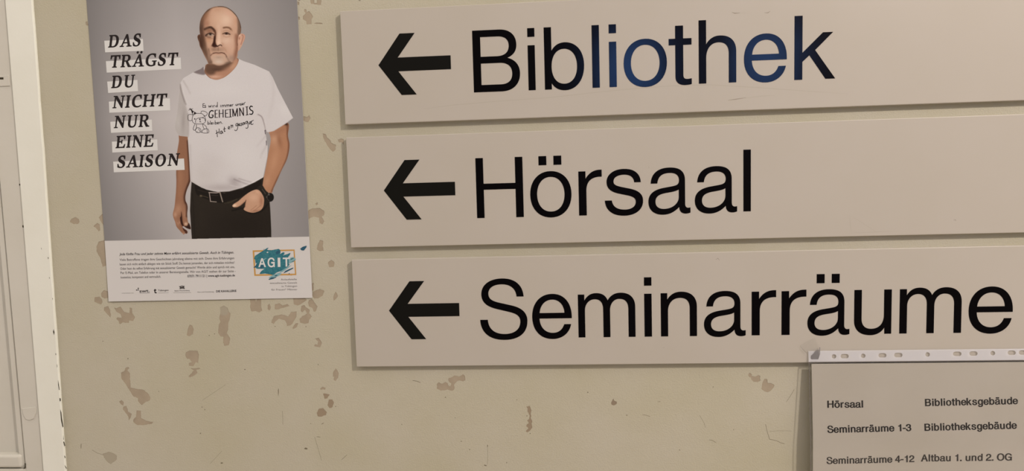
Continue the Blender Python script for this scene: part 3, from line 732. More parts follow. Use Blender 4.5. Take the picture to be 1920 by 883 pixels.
zb = lambda p: Z(365, 65, 11.04, p)
q4 = lambda p: Z(310, 100, 4.415, p)
q5 = lambda p: Z(310, 250, 4.415, p)
q6 = lambda p: Z(318, 340, 8.03, p)
q7 = lambda p: Z(425, 330, 11.04, p)
q8 = lambda p: Z(345, 330, 12.61, p)
def bl(zf, x, y, rx, ry, s, col, a=1., rot=0., clip=None):
    (X, Y), = zf([(x, y)]); blob(X, Y, rx / s, ry / s, col, a, rot, clip)

# right arm
armR = q4([(1012,575),(1015,680),(1028,755)]) + q5([(1020,165),(1000,230),(960,310),(925,390),(895,455),(880,495),(850,490),(800,450),(790,425),(812,375),(832,285),(852,170),(873,60),(862,0)]) + q4([(855,640)])
mR = fill(armR, (168, 118, 88), .8, cls=5)
line(q4([(1012,590),(1016,690),(1026,755)]) + q5([(1014,190),(975,290),(925,390),(885,480)]), 4.5, (96, 58, 42), 2.2, .65, mR)
bl(q5, 905, 40, 40, 60, 4.415, (192, 146, 116), .7, 0, mR); bl(q5, 900, 230, 34, 110, 4.415, (188, 138, 106), .6, .25, mR)
bl(q5, 945, 60, 20, 60, 4.415, (130, 84, 60), .5, -.2, mR); bl(q5, 840, 400, 26, 50, 4.415, (190, 142, 110), .5, .3, mR)
bl(q4, 930, 650, 90, 26, 4.415, (150, 102, 78), .5, -.4, mR)
bl(q4, 1000, 585, 14, 12, 4.415, (50, 32, 28), .9, 0, mR)
# left arm and hand
armL = q6([(150,-720),(140,-600),(112,-420),(104,-260),(100,-120),(103,0),(97,150),(88,250),(75,380),(52,480),(58,540),(85,610),(105,680),(150,735),(200,790),(215,800),(235,785),(262,788),(272,765),(262,740),(225,715),(195,690),(210,675),(250,700),(305,720),(320,705),(300,640),(278,610),(265,500),(272,400),(262,340),(240,290),(238,220),(260,130),(300,30),(314,-40),(308,-200),(297,-400),(282,-600),(278,-720)])
mL = fill(armL, (142, 98, 74), .7, cls=6)
line(q6([(285,-600),(298,-400),(310,-200),(314,-90),(308,0),(262,120),(236,220),(242,300),(268,360),(272,440),(266,520)]), 5.5, (58, 32, 24), 2.6, .8, mL)
bl(q6, 160, -60, 50, 190, 8.03, (162, 114, 86), .6, 0, mL); bl(q6, 150, 180, 45, 120, 8.03, (158, 110, 82), .6, 0, mL)
bl(q6, 105, -150, 16, 220, 8.03, (108, 70, 52), .4, 0, mL)
bl(q6, 130, 420, 60, 90, 8.03, (176, 130, 102), .75, .2, mL); bl(q6, 85, 500, 28, 40, 8.03, (196, 150, 122), .6, 0, mL)
bl(q6, 225, 500, 22, 90, 8.03, (172, 124, 96), .6, -.1, mL); bl(q6, 110, 620, 26, 60, 8.03, (172, 124, 98), .5, -.3, mL)
fill(q6([(176,455),(188,520),(196,600),(216,672),(192,668),(172,640),(162,590),(158,545),(172,520)]), (52, 26, 20), .8, .9, clip=mL)
fill(q6([(222,672),(262,670),(290,622),(302,645),(322,706),(304,722),(250,700)]), (48, 26, 20), .7, .95, clip=mL)
fill(q6([(188,672),(225,715),(262,742),(272,768),(258,786),(240,782),(232,760),(210,735)]), (70, 38, 30), .7, .9, clip=mL)
bl(q6, 248, 640, 26, 24, 8.03, (212, 176, 148), .8, 0, mL); bl(q6, 142, 625, 18, 26, 8.03, (196, 150, 122), .5, 0, mL)
bl(q6, 205, 785, 18, 12, 8.03, (196, 156, 132), .5, 0, mL); bl(q6, 160, 520, 22, 6, 8.03, (120, 76, 58), .5, .2, mL)
line(q6([(120,600),(160,655),(190,668)]), .7, (110, 68, 52), .5, .5, mL)
# trousers
tr = q5([(218,402),(300,450),(400,480),(520,476),(640,446),(740,400),(815,360),(805,430),(860,520),(870,650),(877,800),(878,885),(222,890),(215,800),(205,640),(210,500)])
mT = fill(tr, (45, 37, 31), .7, cls=3, smooth=False)
bl(q5, 540, 560, 330, 100, 4.415, (52, 44, 35), .5, 0, mT); bl(q5, 640, 760, 200, 120, 4.415, (38, 31, 25), .6, 0, mT); bl(q5, 300, 700, 60, 150, 4.415, (52, 44, 36), .4, 0, mT)
line(q5([(225,500),(235,640),(240,760),(245,870)]), 1.2, (30, 24, 20), 1.0, .6, mT)
line(q5([(555,640),(640,620),(660,640),(720,660),(800,640),(850,580)]), 2.6, (22, 17, 14), 1.5, .7, mT)
# belt
belt = q5([(250,425),(340,470),(430,492),(530,486),(640,456),(745,412),(790,392),(775,445),(690,490),(590,545),(500,575),(430,572),(340,545),(262,505)])
mB = fill(belt, (32, 25, 21), .7, .95, clip=mT)
line(q8([(330,330),(480,370),(580,380)]), 1.0, (62, 52, 44), .8, .7, mT); line(q8([(390,470),(480,480),(570,510)]), 1.3, (88, 74, 56), .8, .8, mT)
bl(q8, 400, 468, 30, 24, 12.61, (112, 96, 76), .9, 0, mT); line(q8([(960,640),(1100,620),(1250,545)]), 1.2, (78, 68, 52), .9, .7, mT)
line(q7([(10,540),(150,500),(215,480)]), 1.2, (74, 66, 52), .8, .6, mT); line(q7([(280,275),(340,268)]), 1.6, (74, 60, 50), .8, .7, mT, False)
line(q8([(590,390),(760,398),(835,385)]), 1.7, (168, 148, 138), .45, .95, mT, False); line(q8([(600,400),(628,600)]), 1.6, (158, 138, 128), .45, .95, mT, False)
line(q8([(628,600),(765,612)]), 1.4, (160, 142, 130), .45, .9, mT, False); line(q8([(855,395),(915,605)]), 2.4, (150, 132, 118), .5, .95, mT, False)
line(q8([(868,400),(925,600)]), .6, (60, 50, 44), .4, .8, mT, False); line(q8([(650,455),(800,460)]), .9, (90, 78, 72), .5, .6, mT, False)
line(q8([(920,395),(975,400)]), .8, (110, 98, 88), .5, .7, mT, False)
# shirt
shirt = q4([(320,104),(290,128),(235,155),(150,205),(122,250),(108,350),(100,450),(85,560),(76,612),(92,660),(120,683),(185,690),(190,760),(198,880)]) + q5([(202,290),(207,388),(260,425),(340,465),(430,485),(530,480),(640,450),(740,405),(810,365),(825,290),(845,190),(848,110)]) + q4([(840,730),(828,640),(850,655),(900,642),(1000,580),(1058,535),(1000,425),(930,290),(890,200),(860,150),(740,95),(650,65),(608,46),(600,70),(560,130),(500,185),(430,210),(370,192),(335,155)])
ms = fill(shirt, (196, 183, 177), .7, cls=2, smooth=False)
def fold(p, w, col, soft=.5, a=1.0, clip=None, smooth=True):
    line(p, w, col, soft * 1.9, a * .62, clip, smooth); line(p[:-1] if len(p) > 2 else p, w * .5, col, soft * 1.3, a * .4, clip, smooth)
# folds and shade printed in the shirt
fill(q4([(122,250),(108,350),(95,480),(76,612),(92,660),(120,683),(185,690),(192,600),(188,500),(165,420),(140,330)]), (164, 151, 143), 3.0, .75, clip=ms)
bl(q4, 105, 560, 20, 70, 4.415, (186, 174, 165), .5, 0, ms); bl(q4, 150, 560, 14, 90, 4.415, (146, 132, 126), .5, .05, ms)
fold(q4([(122,255),(135,320),(160,400),(170,420)]), 2.6, (112, 98, 92), 1.2, .75, ms); fold(q4([(150,230),(180,280),(205,330)]), 2.0, (160, 146, 140), 1.6, .7, ms)
fold(q4([(128,250),(150,330),(185,420)]), 1.5, (208, 196, 188), 1.2, .5, ms); fold(q4([(185,500),(192,600),(190,690)]), 1.4, (140, 126, 120), 1.2, .6, ms)
fill(q4([(318,108),(290,128),(235,156),(310,178),(335,165),(322,130)]), (112, 96, 94), 1.8, .85, clip=ms)
fold(q4([(322,110),(325,145),(345,180),(380,203),(430,214),(500,192),(560,138),(604,60)]), 1.6, (214, 202, 196), .6, .65, ms); fold(q4([(330,118),(336,155),(372,190),(430,207)]), .7, (150, 130, 122), .5, .6, ms)
fold(q4([(770,505),(800,530),(820,590),(830,640)]), 1.4, (118, 100, 98), .8, .8, ms); fold(q4([(765,508),(795,520),(812,550)]), 1.5, (150, 134, 130), 1.2, .6, ms)
line(q4([(828,640),(832,665)]), 2.6, (64, 48, 54), .9, .95, ms, False); line(q4([(836,725),(838,760)]), 1.3, (74, 62, 66), .6, .9, None, False)
fold(q4([(838,675),(800,720),(760,770)]), 2.2, (176, 162, 157), 1.6, .7, ms); fold(q4([(835,770),(800,830),(790,860)]), 2.6, (172, 158, 152), 1.8, .7, ms)
fold(q4([(870,160),(890,240),(895,340),(880,440),(860,520)]), 4, (184, 170, 164), 3.0, .6, ms); fold(q4([(850,655),(900,642),(1000,580),(1056,536)]), 1.6, (168, 152, 148), .9, .6, ms)
bl(q4, 990, 470, 60, 40, 4.415, (204, 192, 184), .5, .9, ms); bl(q4, 480, 300, 200, 70, 4.415, (202, 189, 182), .6, 0, ms)
bl(q5, 330, 350, 130, 120, 4.415, (184, 170, 162), .55, .3, ms); bl(q5, 640, 200, 150, 160, 4.415, (202, 190, 183), .6, 0, ms)
bl(q5, 470, 450, 160, 32, 4.415, (162, 147, 142), .65, 0, ms); bl(q5, 570, 400, 50, 40, 4.415, (150, 134, 131), .6, .6, ms)
fold(q5([(570,380),(620,400),(690,425)]), 2.0, (124, 108, 108), 1.3, .7, ms); fold(q5([(610,375),(660,390),(710,405)]), 1.6, (134, 118, 116), 1.2, .6, ms)
fold(q5([(640,440),(740,398),(808,360)]), 1.6, (212, 200, 194), 1.0, .5, ms); fold(q5([(212,385),(260,420),(340,460)]), 2.0, (176, 164, 154), 1.2, .6, ms)
fold(q5([(205,100),(210,250),(212,380)]), 2.5, (166, 152, 146), 1.8, .5, ms); bl(q5, 400, 230, 120, 60, 4.415, (188, 174, 168), .4, .4, ms)
fold(q5([(540,430),(600,442),(650,440)]), 1.4, (206, 192, 186), 1.0, .5, ms)
# hand in the pocket and the watch
hand = q7([(122,605),(160,570),(240,520),(330,440),(420,370),(520,310),(620,280),(690,310),(750,400),(775,480),(770,580),(750,650),(700,710),(620,745),(540,760),(450,745),(380,715),(352,685),(375,640),(385,560),(400,510),(350,560),(290,610),(220,645),(160,650),(125,632)])
mH = fill(hand, (184, 138, 110), .7, cls=7)
bl(q7, 560, 440, 110, 90, 11.04, (202, 156, 128), .7, 0, mH); bl(q7, 720, 520, 40, 110, 11.04, (150, 98, 74), .6, 0, mH)
bl(q7, 165, 610, 42, 26, 11.04, (222, 188, 158), .85, -.3, mH); bl(q7, 270, 540, 60, 26, 11.04, (192, 146, 114), .5, -.6, mH)
line(q7([(400,500),(388,560),(378,640)]), 1.3, (84, 48, 36), .8, .8, mH); line(q7([(160,650),(230,642),(300,600),(360,545)]), 1.4, (98, 62, 46), 1.0, .6, mH)
line(q7([(500,705),(560,660),(620,610)]), .9, (140, 92, 70), .8, .6, mH); line(q7([(560,720),(630,670),(700,610)]), .9, (134, 86, 64), .8, .6, mH)
bl(q7, 600, 725, 120, 22, 11.04, (140, 94, 72), .6, -.15, mH); bl(q7, 640, 330, 50, 30, 11.04, (204, 158, 130), .6, .6, mH)
line(q7([(430,370),(520,315),(610,285)]), 1.0, (206, 164, 136), .8, .5, mH)
strap = q7([(640,235),(690,205),(760,250),(830,320),(860,350),(830,450),(820,520),(880,560),(780,570),(790,470),(740,370),(680,290)])
fill(strap, (42, 36, 30), .7, cls=4)
line(q7([(735,275),(780,330),(800,370)]), 1.4, (98, 86, 76), .8, .7); line(q7([(680,215),(770,265),(850,345)]), .8, (76, 62, 50), .6, .6)
a_ = np.linspace(0, 2 * math.pi, 18)[:-1]
fill(q7([(898 + 80 * math.cos(t), 440 + 92 * math.sin(t)) for t in a_]), (32, 27, 24), .6, cls=4)
line(q7([(898 + 62 * math.cos(t), 440 + 72 * math.sin(t)) for t in np.linspace(1.8, 4.6, 9)]), .9, (96, 88, 80), .6, .7)
bl(q7, 875, 385, 14, 16, 11.04, (140, 130, 120), .8); bl(q7, 830, 435, 10, 20, 11.04, (120, 110, 100), .7)
# neck
neck = zb([(255,610),(215,690),(205,770),(250,840),(330,905),(450,935),(570,905),(680,840),(800,730),(880,620),(912,520),(880,480),(860,400),(500,560)])
mn = fill(neck, (170, 122, 96), .7, cls=1)
fill(zb([(255,600),(210,700),(230,790),(320,840),(400,820),(450,760),(540,740),(700,670),(790,590),(700,540),(400,600)]), (92, 66, 52), 4.5, .85, clip=mn)
bl(zb, 460, 720, 140, 36, 11.04, (84, 58, 46), .7, 0, mn); bl(zb, 420, 870, 140, 36, 11.04, (206, 160, 136), .7, 0, mn); bl(zb, 800, 640, 60, 90, 11.04, (192, 146, 116), .6, .6, mn)
line(zb([(215,690),(205,770),(250,840),(330,905)]), 1.2, (84, 54, 42), .9, .6, mn); line(zb([(905,505),(880,620),(800,730),(680,840),(570,905)]), .9, (130, 88, 68), .7, .6, mn)
line(zb([(880,490),(912,520),(905,545)]), 1.2, (110, 70, 52), .6, .7, mn)
# ears
earL = za([(120,660),(80,665),(58,700),(66,750),(85,800),(110,850),(160,880),(160,700)])
mEl = fill(earL, (98, 66, 50), .6, cls=1); bl(za, 95, 720, 18, 40, 11.04, (64, 40, 32), .7, 0, mEl); line(za([(112,668),(72,690),(66,730),(82,790)]), .8, (124, 86, 68), .5, .7, mEl)
earR = za([(900,650),(960,640),(1015,650),(1045,690),(1035,760),(1000,840)]) + zb([(985,220),(950,280),(905,330),(880,200)])
mEr = fill(earR, (192, 146, 122), .6, cls=1); bl(za, 945, 780, 30, 60, 11.04, (212, 162, 132), .6, 0, mEr); line(za([(985,670),(1005,700),(985,780),(960,860)]), 1.6, (150, 96, 80), 1.2, .7, mEr)
bl(za, 925, 740, 14, 26, 11.04, (140, 86, 66), .7, 0, mEr); bl(za, 925, 670, 24, 18, 11.04, (222, 186, 160), .7, 0, mEr); line(za([(1000,655),(1035,680),(1036,740),(1010,820)]), 1.0, (190, 130, 112), .7, .6, mEr)
# head
head = za([(118,690),(105,600),(104,480),(125,360),(180,250),(270,150),(380,95),(500,75),(600,80),(700,115),(790,180),(870,270),(925,380),(955,480),(962,560),(948,640),(905,690),(890,800)]) + zb([(895,200),(900,300),(880,420),(850,500),(790,560),(700,590),(640,615),(560,640),(480,645),(400,620),(330,595),(285,600),(258,540),(200,430),(150,320),(110,240),(95,150),(100,60)])
mh = fill(head, (190, 146, 120), .6, cls=1)
# skull shading
fill(za([(104,480),(125,360),(180,250),(270,150),(340,115),(250,250),(205,390),(190,520),(185,640),(200,760),(215,900),(100,900),(105,640)]), (98, 66, 50), 5.0, .85, clip=mh)
bl(za, 130, 560, 60, 150, 11.04, (78, 54, 44), .75, 0, mh); bl(za, 150, 760, 60, 120, 11.04, (78, 46, 34), .8, 0, mh)
bl(za, 230, 270, 70, 90, 11.04, (146, 100, 72), .6, .6, mh); bl(za, 250, 430, 60, 90, 11.04, (150, 100, 76), .6, 0, mh)
line(za([(250,170),(330,118),(420,88),(520,76),(610,84),(700,115),(790,180),(870,270),(925,380),(955,480),(962,580),(945,650)]), 2.6, (92, 66, 50), 1.8, .8, mh)
line(za([(480,76),(610,84),(720,128),(810,205),(885,300),(935,420),(955,520)]), 1.2, (36, 24, 22), .8, .85, mh)
line(za([(108,560),(112,420),(150,310),(220,205),(300,135)]), 2.6, (80, 60, 48), 2.0, .75, mh)
fill(za([(875,330),(930,410),(962,560),(945,650),(905,690),(885,620),(890,500)]), (104, 78, 62), 2.6, .8, clip=mh)
bl(za, 640, 360, 150, 150, 11.04, (216, 180, 154), .8, 0, mh); bl(za, 480, 330, 120, 130, 11.04, (204, 162, 134), .6, 0, mh)
bl(za, 700, 230, 80, 40, 11.04, (204, 154, 130), .6, .5, mh); bl(za, 470, 140, 120, 40, 11.04, (186, 140, 112), .6, -.1, mh); bl(za, 850, 380, 40, 80, 11.04, (190, 140, 112), .6, 0, mh)
bl(za, 480, 500, 50, 60, 11.04, (206, 166, 140), .5, 0, mh)
# cheeks and jaw
bl(za, 660, 790, 130, 90, 11.04, (210, 174, 150), .8, 0, mh); bl(za, 280, 770, 66, 60, 11.04, (188, 140, 108), .8, 0, mh)
fill(zb([(90,40),(95,150),(150,320),(200,430),(258,540),(285,610),(330,600),(290,450),(265,330),(225,220),(190,60)]), (88, 60, 46), 5.5, .9, clip=mh)
bl(zb, 210, 300, 40, 120, 11.04, (110, 82, 64), .55, -.3, mh); bl(zb, 140, 200, 30, 150, 11.04, (66, 40, 30), .6, -.2, mh)
fill(zb([(840,20),(895,20),(900,200),(905,300),(885,420),(850,510),(800,550),(815,400),(840,250)]), (124, 78, 58), 4.5, .8, clip=mh)
line(za([(905,690),(893,760),(892,880)]), 1.6, (92, 56, 42), 1.3, .75, mh)
bl(zb, 720, 270, 100, 120, 11.04, (204, 160, 136), .6, 0, mh); bl(zb, 760, 490, 90, 70, 11.04, (150, 120, 104), .7, 0, mh); bl(zb, 680, 420, 60, 60, 11.04, (186, 144, 120), .5, 0, mh)
# eye sockets and brows
bl(za, 300, 580, 110, 60, 11.04, (132, 90, 68), .8, 0, mh); bl(za, 670, 600, 90, 44, 11.04, (184, 142, 118), .6, 0, mh)
line(za([(210,550),(255,528),(320,515),(375,540),(410,580)]), 3.8, (74, 48, 36), 1.9, .85, mh)
line(za([(300,508),(345,505),(385,545)]), 2.0, (62, 40, 30), 1.5, .7, mh)
line(za([(600,520),(655,512),(715,522),(750,552)]), 2.6, (104, 68, 48), 1.7, .9, mh); line(za([(735,530),(775,580)]), 1.8, (150, 108, 84), 1.7, .6, mh)
bl(za, 310, 660, 75, 30, 11.04, (96, 66, 52), .8, 0, mh); bl(za, 660, 648, 75, 22, 11.04, (136, 98, 78), .75, 0, mh)
fill(za([(270,668),(320,648),(395,655),(375,682),(310,690)]), (186, 158, 138), 1.0, .8, clip=mh)
line(za([(225,685),(260,650),(320,628),(370,640),(405,662)]), 1.4, (58, 38, 30), .9, .9, mh); line(za([(225,690),(270,712),(330,715)]), 1.4, (84, 56, 44), 1.2, .7, mh)
bl(za, 326, 655, 25, 22, 11.04, (26, 16, 14), 1.0, 0, mh); bl(za, 246, 672, 24, 18, 11.04, (62, 40, 32), .8, 0, mh)
line(za([(580,645),(620,628),(680,622),(735,658)]), 1.3, (70, 46, 36), .9, .9, mh); bl(za, 658, 640, 30, 19, 11.04, (30, 18, 16), 1.0, 0, mh); bl(za, 715, 655, 16, 12, 11.04, (92, 62, 50), .7, 0, mh)
fill(za([(610,662),(660,672),(705,668),(690,684),(640,682)]), (216, 184, 162), .9, .7, clip=mh); line(za([(600,695),(660,712),(730,695)]), 1.6, (172, 130, 106), 1.6, .6, mh); line(za([(590,592),(660,575),(740,602)]), 1.2, (164, 120, 94), 1.2, .55, mh)
bl(za, 310, 740, 80, 16, 11.04, (150, 104, 80), .6, 0, mh)
# nose
fill(za([(385,540),(420,570),(448,620),(442,720),(432,800),(445,900),(350,900),(385,820),(405,730),(412,640)]), (84, 50, 36), 2.0, .9, clip=mh)
bl(za, 505, 700, 42, 170, 11.04, (216, 178, 152), .8, 0, mh)
fill(zb([(428,30),(432,150),(450,205),(478,238),(425,266),(382,250),(368,210),(388,150),(400,40)]), (56, 28, 20), 1.5, .95, clip=mh)
bl(zb, 495, 165, 44, 55, 11.04, (220, 182, 156), .8, 0, mh); line(zb([(440,225),(475,242),(512,218),(545,214),(562,232)]), 1.6, (46, 22, 18), 1.0, .95, mh)
bl(zb, 590, 210, 34, 44, 11.04, (186, 142, 118), .5, 0, mh); line(zb([(560,160),(585,200),(572,235)]), 1.0, (168, 122, 98), 1.2, .5, mh)
# mouth, moustache and stubble
bl(zb, 480, 310, 150, 50, 11.04, (150, 116, 96), .65, 0, mh); bl(zb, 400, 300, 60, 40, 11.04, (128, 96, 78), .5, 0, mh)
bl(zb, 490, 510, 170, 110, 11.04, (188, 160, 140), .75, 0, mh); bl(zb, 500, 470, 70, 26, 11.04, (160, 130, 112), .55, 0, mh); bl(zb, 500, 565, 90, 34, 11.04, (204, 180, 162), .6, 0, mh)
line(zb([(390,385),(440,376),(500,380),(560,374),(615,388)]), 1.4, (76, 44, 34), .9, .95, mh)
line(zb([(335,430),(365,398),(395,384)]), 1.5, (104, 70, 56), 1.3, .8, mh); line(zb([(610,386),(645,420),(662,460)]), 1.5, (98, 64, 50), 1.2, .8, mh)
bl(zb, 495, 400, 80, 13, 11.04, (178, 126, 104), .6, 0, mh); line(zb([(490,265),(488,325)]), 1.5, (112, 80, 64), 1.4, .5, mh, False)
line(zb([(290,300),(315,400),(318,500),(350,570)]), 2.2, (112, 84, 68), 2.0, .6, mh); line(zb([(300,220),(330,300),(322,380)]), 2.0, (184, 140, 112), 1.8, .55, mh)
line(zb([(660,460),(690,510),(720,560)]), 2.2, (128, 100, 84), 2.0, .55, mh); line(zb([(320,600),(400,628),(480,650),(560,645),(640,615),(740,575)]), 2.6, (88, 66, 54), 2.2, .75, mh)
bl(zb, 680, 590, 60, 34, 11.04, (98, 78, 66), .6, -.3, mh); bl(zb, 330, 570, 40, 50, 11.04, (98, 72, 58), .5, 0, mh)
line(zb([(570,255),(625,295),(660,360)]), 1.8, (172, 126, 102), 1.8, .5, mh)
FIG = ALPHA[..., None]
_g = IMG.mean(-1, keepdims=True)
_c = _g + (IMG - _g) * 0.92; _c = 128 + (_c - 128) * 1.10 - 3
IMG = IMG * (1 - FIG) + _c * FIG
IMG += rng.normal(0, 2.0, IMG.shape[:2])[..., None]

figY = YP - 0.00012 + vlift(px3, pz3)
al = np.maximum.reduce([ALPHA[:-1, :-1], ALPHA[1:, :-1], ALPHA[1:, 1:], ALPHA[:-1, 1:]])
zline = zsep + (zsepR - zsep) * (px3 - PX0) / (PX1 - PX0)
ok = (al > .01) & (pz3[1:, 1:] > zline[1:, 1:])
# cells at the rim belong to the nearest painted class
cl = CLS.copy()
for _ in range(4):
    for dy_, dx_ in ((0, 1), (0, -1), (1, 0), (-1, 0)):
        sh = np.roll(cl, (dy_, dx_), (0, 1)); cl = np.where(cl == 0, sh, cl)
cell = cl[:-1, :-1]; cell = np.where(cell == 0, 1, cell)
person = grid_mesh('printed_person', px3, figY, pz3, IMG, M_print, poster, ok & (cell == 1))
person['label'] = 'printed bald man with grey stubble, arms at his sides'
def sub(name, k):
    o = grid_mesh(name, px3, figY, pz3, IMG, M_print, person, ok & (cell == k)); return o
sub('printed_arm', 5); sub('printed_arm', 6); sub('printed_hand', 7)
sub('printed_shirt', 2)['label'] = 'white printed t-shirt'
sub('printed_trousers', 3)['label'] = 'dark printed trousers with a belt'
sub('printed_watch', 4)['label'] = 'black printed wristwatch'

# --------------------------- lettering on the shirt
YI = YP - 0.00018
def ribbon(mb, pts, w, y=YI, smooth=True, taper=True):
    p = smooth_open(pts, 4) if smooth and len(pts) > 2 else np.asarray(pts, float)
    for i in range(len(p) - 1):
        a, b = p[i], p[i + 1]; d = b - a; L = np.hypot(*d)
        if L < 1e-6: continue
        d /= L; n = np.array([-d[1], d[0]]) * w / 2; e = d * w * .3
        mb.shape([U([a - n - e, b - n + e, b + n + e, a + n - e][::-1], y)], y, yfun=lift)
zt = lambda p: Z(340, 170, 8.831, p)
THIN = """358,215 358,278;358,215 385,214;358,245 380,243;358,278 383,275;405,240 390,245 392,258 405,265 402,278 385,278
450,245 460,275 475,250 485,275 497,240;515,245 517,275;535,245 537,275;535,257 543,247 553,243;598,190 598,270;598,245 575,250 572,268 598,266
650,238 652,272;672,240 674,272;674,250 688,239 697,245 699,270;699,250 714,237 724,245 726,268;740,237 742,268;742,247 756,234 765,240 767,266;767,245 782,232 790,240 792,263;805,250 825,245 822,232 808,235 806,255 828,257;840,230 843,258;842,240 850,231 860,226
898,225 902,245 918,245 922,220 925,247;938,220 941,244;941,230 956,218 966,222 968,242;992,212 978,216 982,226 993,231 990,241 976,241;1003,226 1022,222 1018,209 1006,213 1005,233 1026,234;1036,205 1040,230;1038,215 1046,200 1060,190
438,500 438,560;438,537 458,532 462,553 438,560;480,500 480,558;495,545 515,540 510,528 497,533 497,555 518,556;535,525 537,555;558,495 560,555;560,532 578,526 582,550 560,555;595,540 615,535 610,522 598,527 597,548 618,550;632,520 634,548;634,530 648,516 658,522 662,545;678,542 683,544"""
BOLD = """530,338 500,330 468,358 458,410 470,442 505,446 523,430 523,402;560,325 560,445;628,320 630,443;690,315 692,440;730,320 732,440;808,312 812,435;852,305 855,425;852,305 890,418;890,418 925,297;925,297 932,423;965,288 970,415;965,288 1030,410;1030,410 1025,282;1085,268 1090,400;1178,264 1150,257 1132,285 1147,318 1180,337 1184,365 1165,390 1130,387"""
MED = """500,403 525,401;560,325 600,322;560,384 595,381;560,445 603,442;630,380 690,376;730,320 775,315;732,377 770,374;732,440 780,436;788,312 828,308;790,438 832,433;1065,270 1105,264;1070,405 1112,396
580,655 590,700 598,765;625,630 627,670 625,715;570,712 600,692 630,680;670,665 650,678 650,710 666,708 676,672 682,702 692,700;712,600 710,672 730,668;695,640 735,628
775,624 800,610 793,592 777,604 778,632 806,630;822,565 826,618;825,592 838,574 852,572 850,608
935,540 908,548 902,578 924,580 938,545 930,630 905,662 880,650;950,572 970,560 962,545 949,560 955,580 977,573;1003,535 985,545 1001,560 997,577 978,578;1035,525 1013,540 1016,566 1032,558 1042,525 1048,558;1090,505 1066,516 1064,546 1084,542 1095,506 1105,590 1092,620 1066,618;1165,500 1153,552 1172,560 1190,548;1120,550 1150,535 1140,515 1122,530 1126,556;1142,520 1195,488"""
BEAR = """250,375 215,395 190,420 178,470 190,520 230,546 300,552 360,545 395,520 402,480 390,440 365,400 330,378 250,375;190,405 150,392 115,405 108,440 115,485 150,498 178,485;325,372 335,340 380,340 425,365 425,395 395,420 370,405;238,530 235,500 255,465 305,450 350,447 385,465 395,500;345,452 368,435;308,485 313,512 300,520;313,512 328,522;165,320 185,395 245,370 165,320;120,325 160,305 192,298;145,288 165,330;128,300 180,318;225,550 205,600 197,640 215,655 240,640 250,600 248,560;248,560 251,618;350,555 362,600 375,630;352,552 390,570 415,600 418,632;375,635 400,630;232,655 240,630 270,615 305,622 326,655 318,685 275,695 245,682 232,655;340,680 355,650 400,632 440,635 455,665 450,695 400,703 350,695 340,680;285,630 310,675;262,690 262,675;425,640 430,695;326,690 342,690"""
def rows(s): return [[tuple(map(float, q.split(','))) for q in st.split()] for st in s.replace('\n', ';').split(';') if st.strip()]
mb = MB()
for st in rows(THIN): ribbon(mb, zt(st), 1.0)
for st in rows(BOLD): ribbon(mb, zt(st), 1.9)
for st in rows(MED): ribbon(mb, zt(st), 1.15)
tag(mb.build('shirt_lettering', M_shirtink, poster), 'dark hand lettering on the printed shirt')
mb = MB()
for st in rows(BEAR): ribbon(mb, zt(st), .85, smooth=len(st) > 4)
def disc(mb, c, r, y, m=9, ry=None):
    ry = ry or r
    mb.shape([U([(c[0] + r * math.cos(2 * math.pi * i / m), c[1] - ry * math.sin(2 * math.pi * i / m)) for i in range(m)], y)], y, yfun=lift)
for c, r in (((222, 468), 1.25), ((306, 472), 1.4)): disc(mb, zt([c])[0], r, YI)
for q in ([(165,322),(205,345),(180,385)], [(214,352),(245,370),(203,393)]):
    mb.shape([U(zt(q), YI)], YI, yfun=lift)
tag(mb.build('bear_drawing', M_shirtink, poster), 'line drawing of a teddy bear in a party hat')

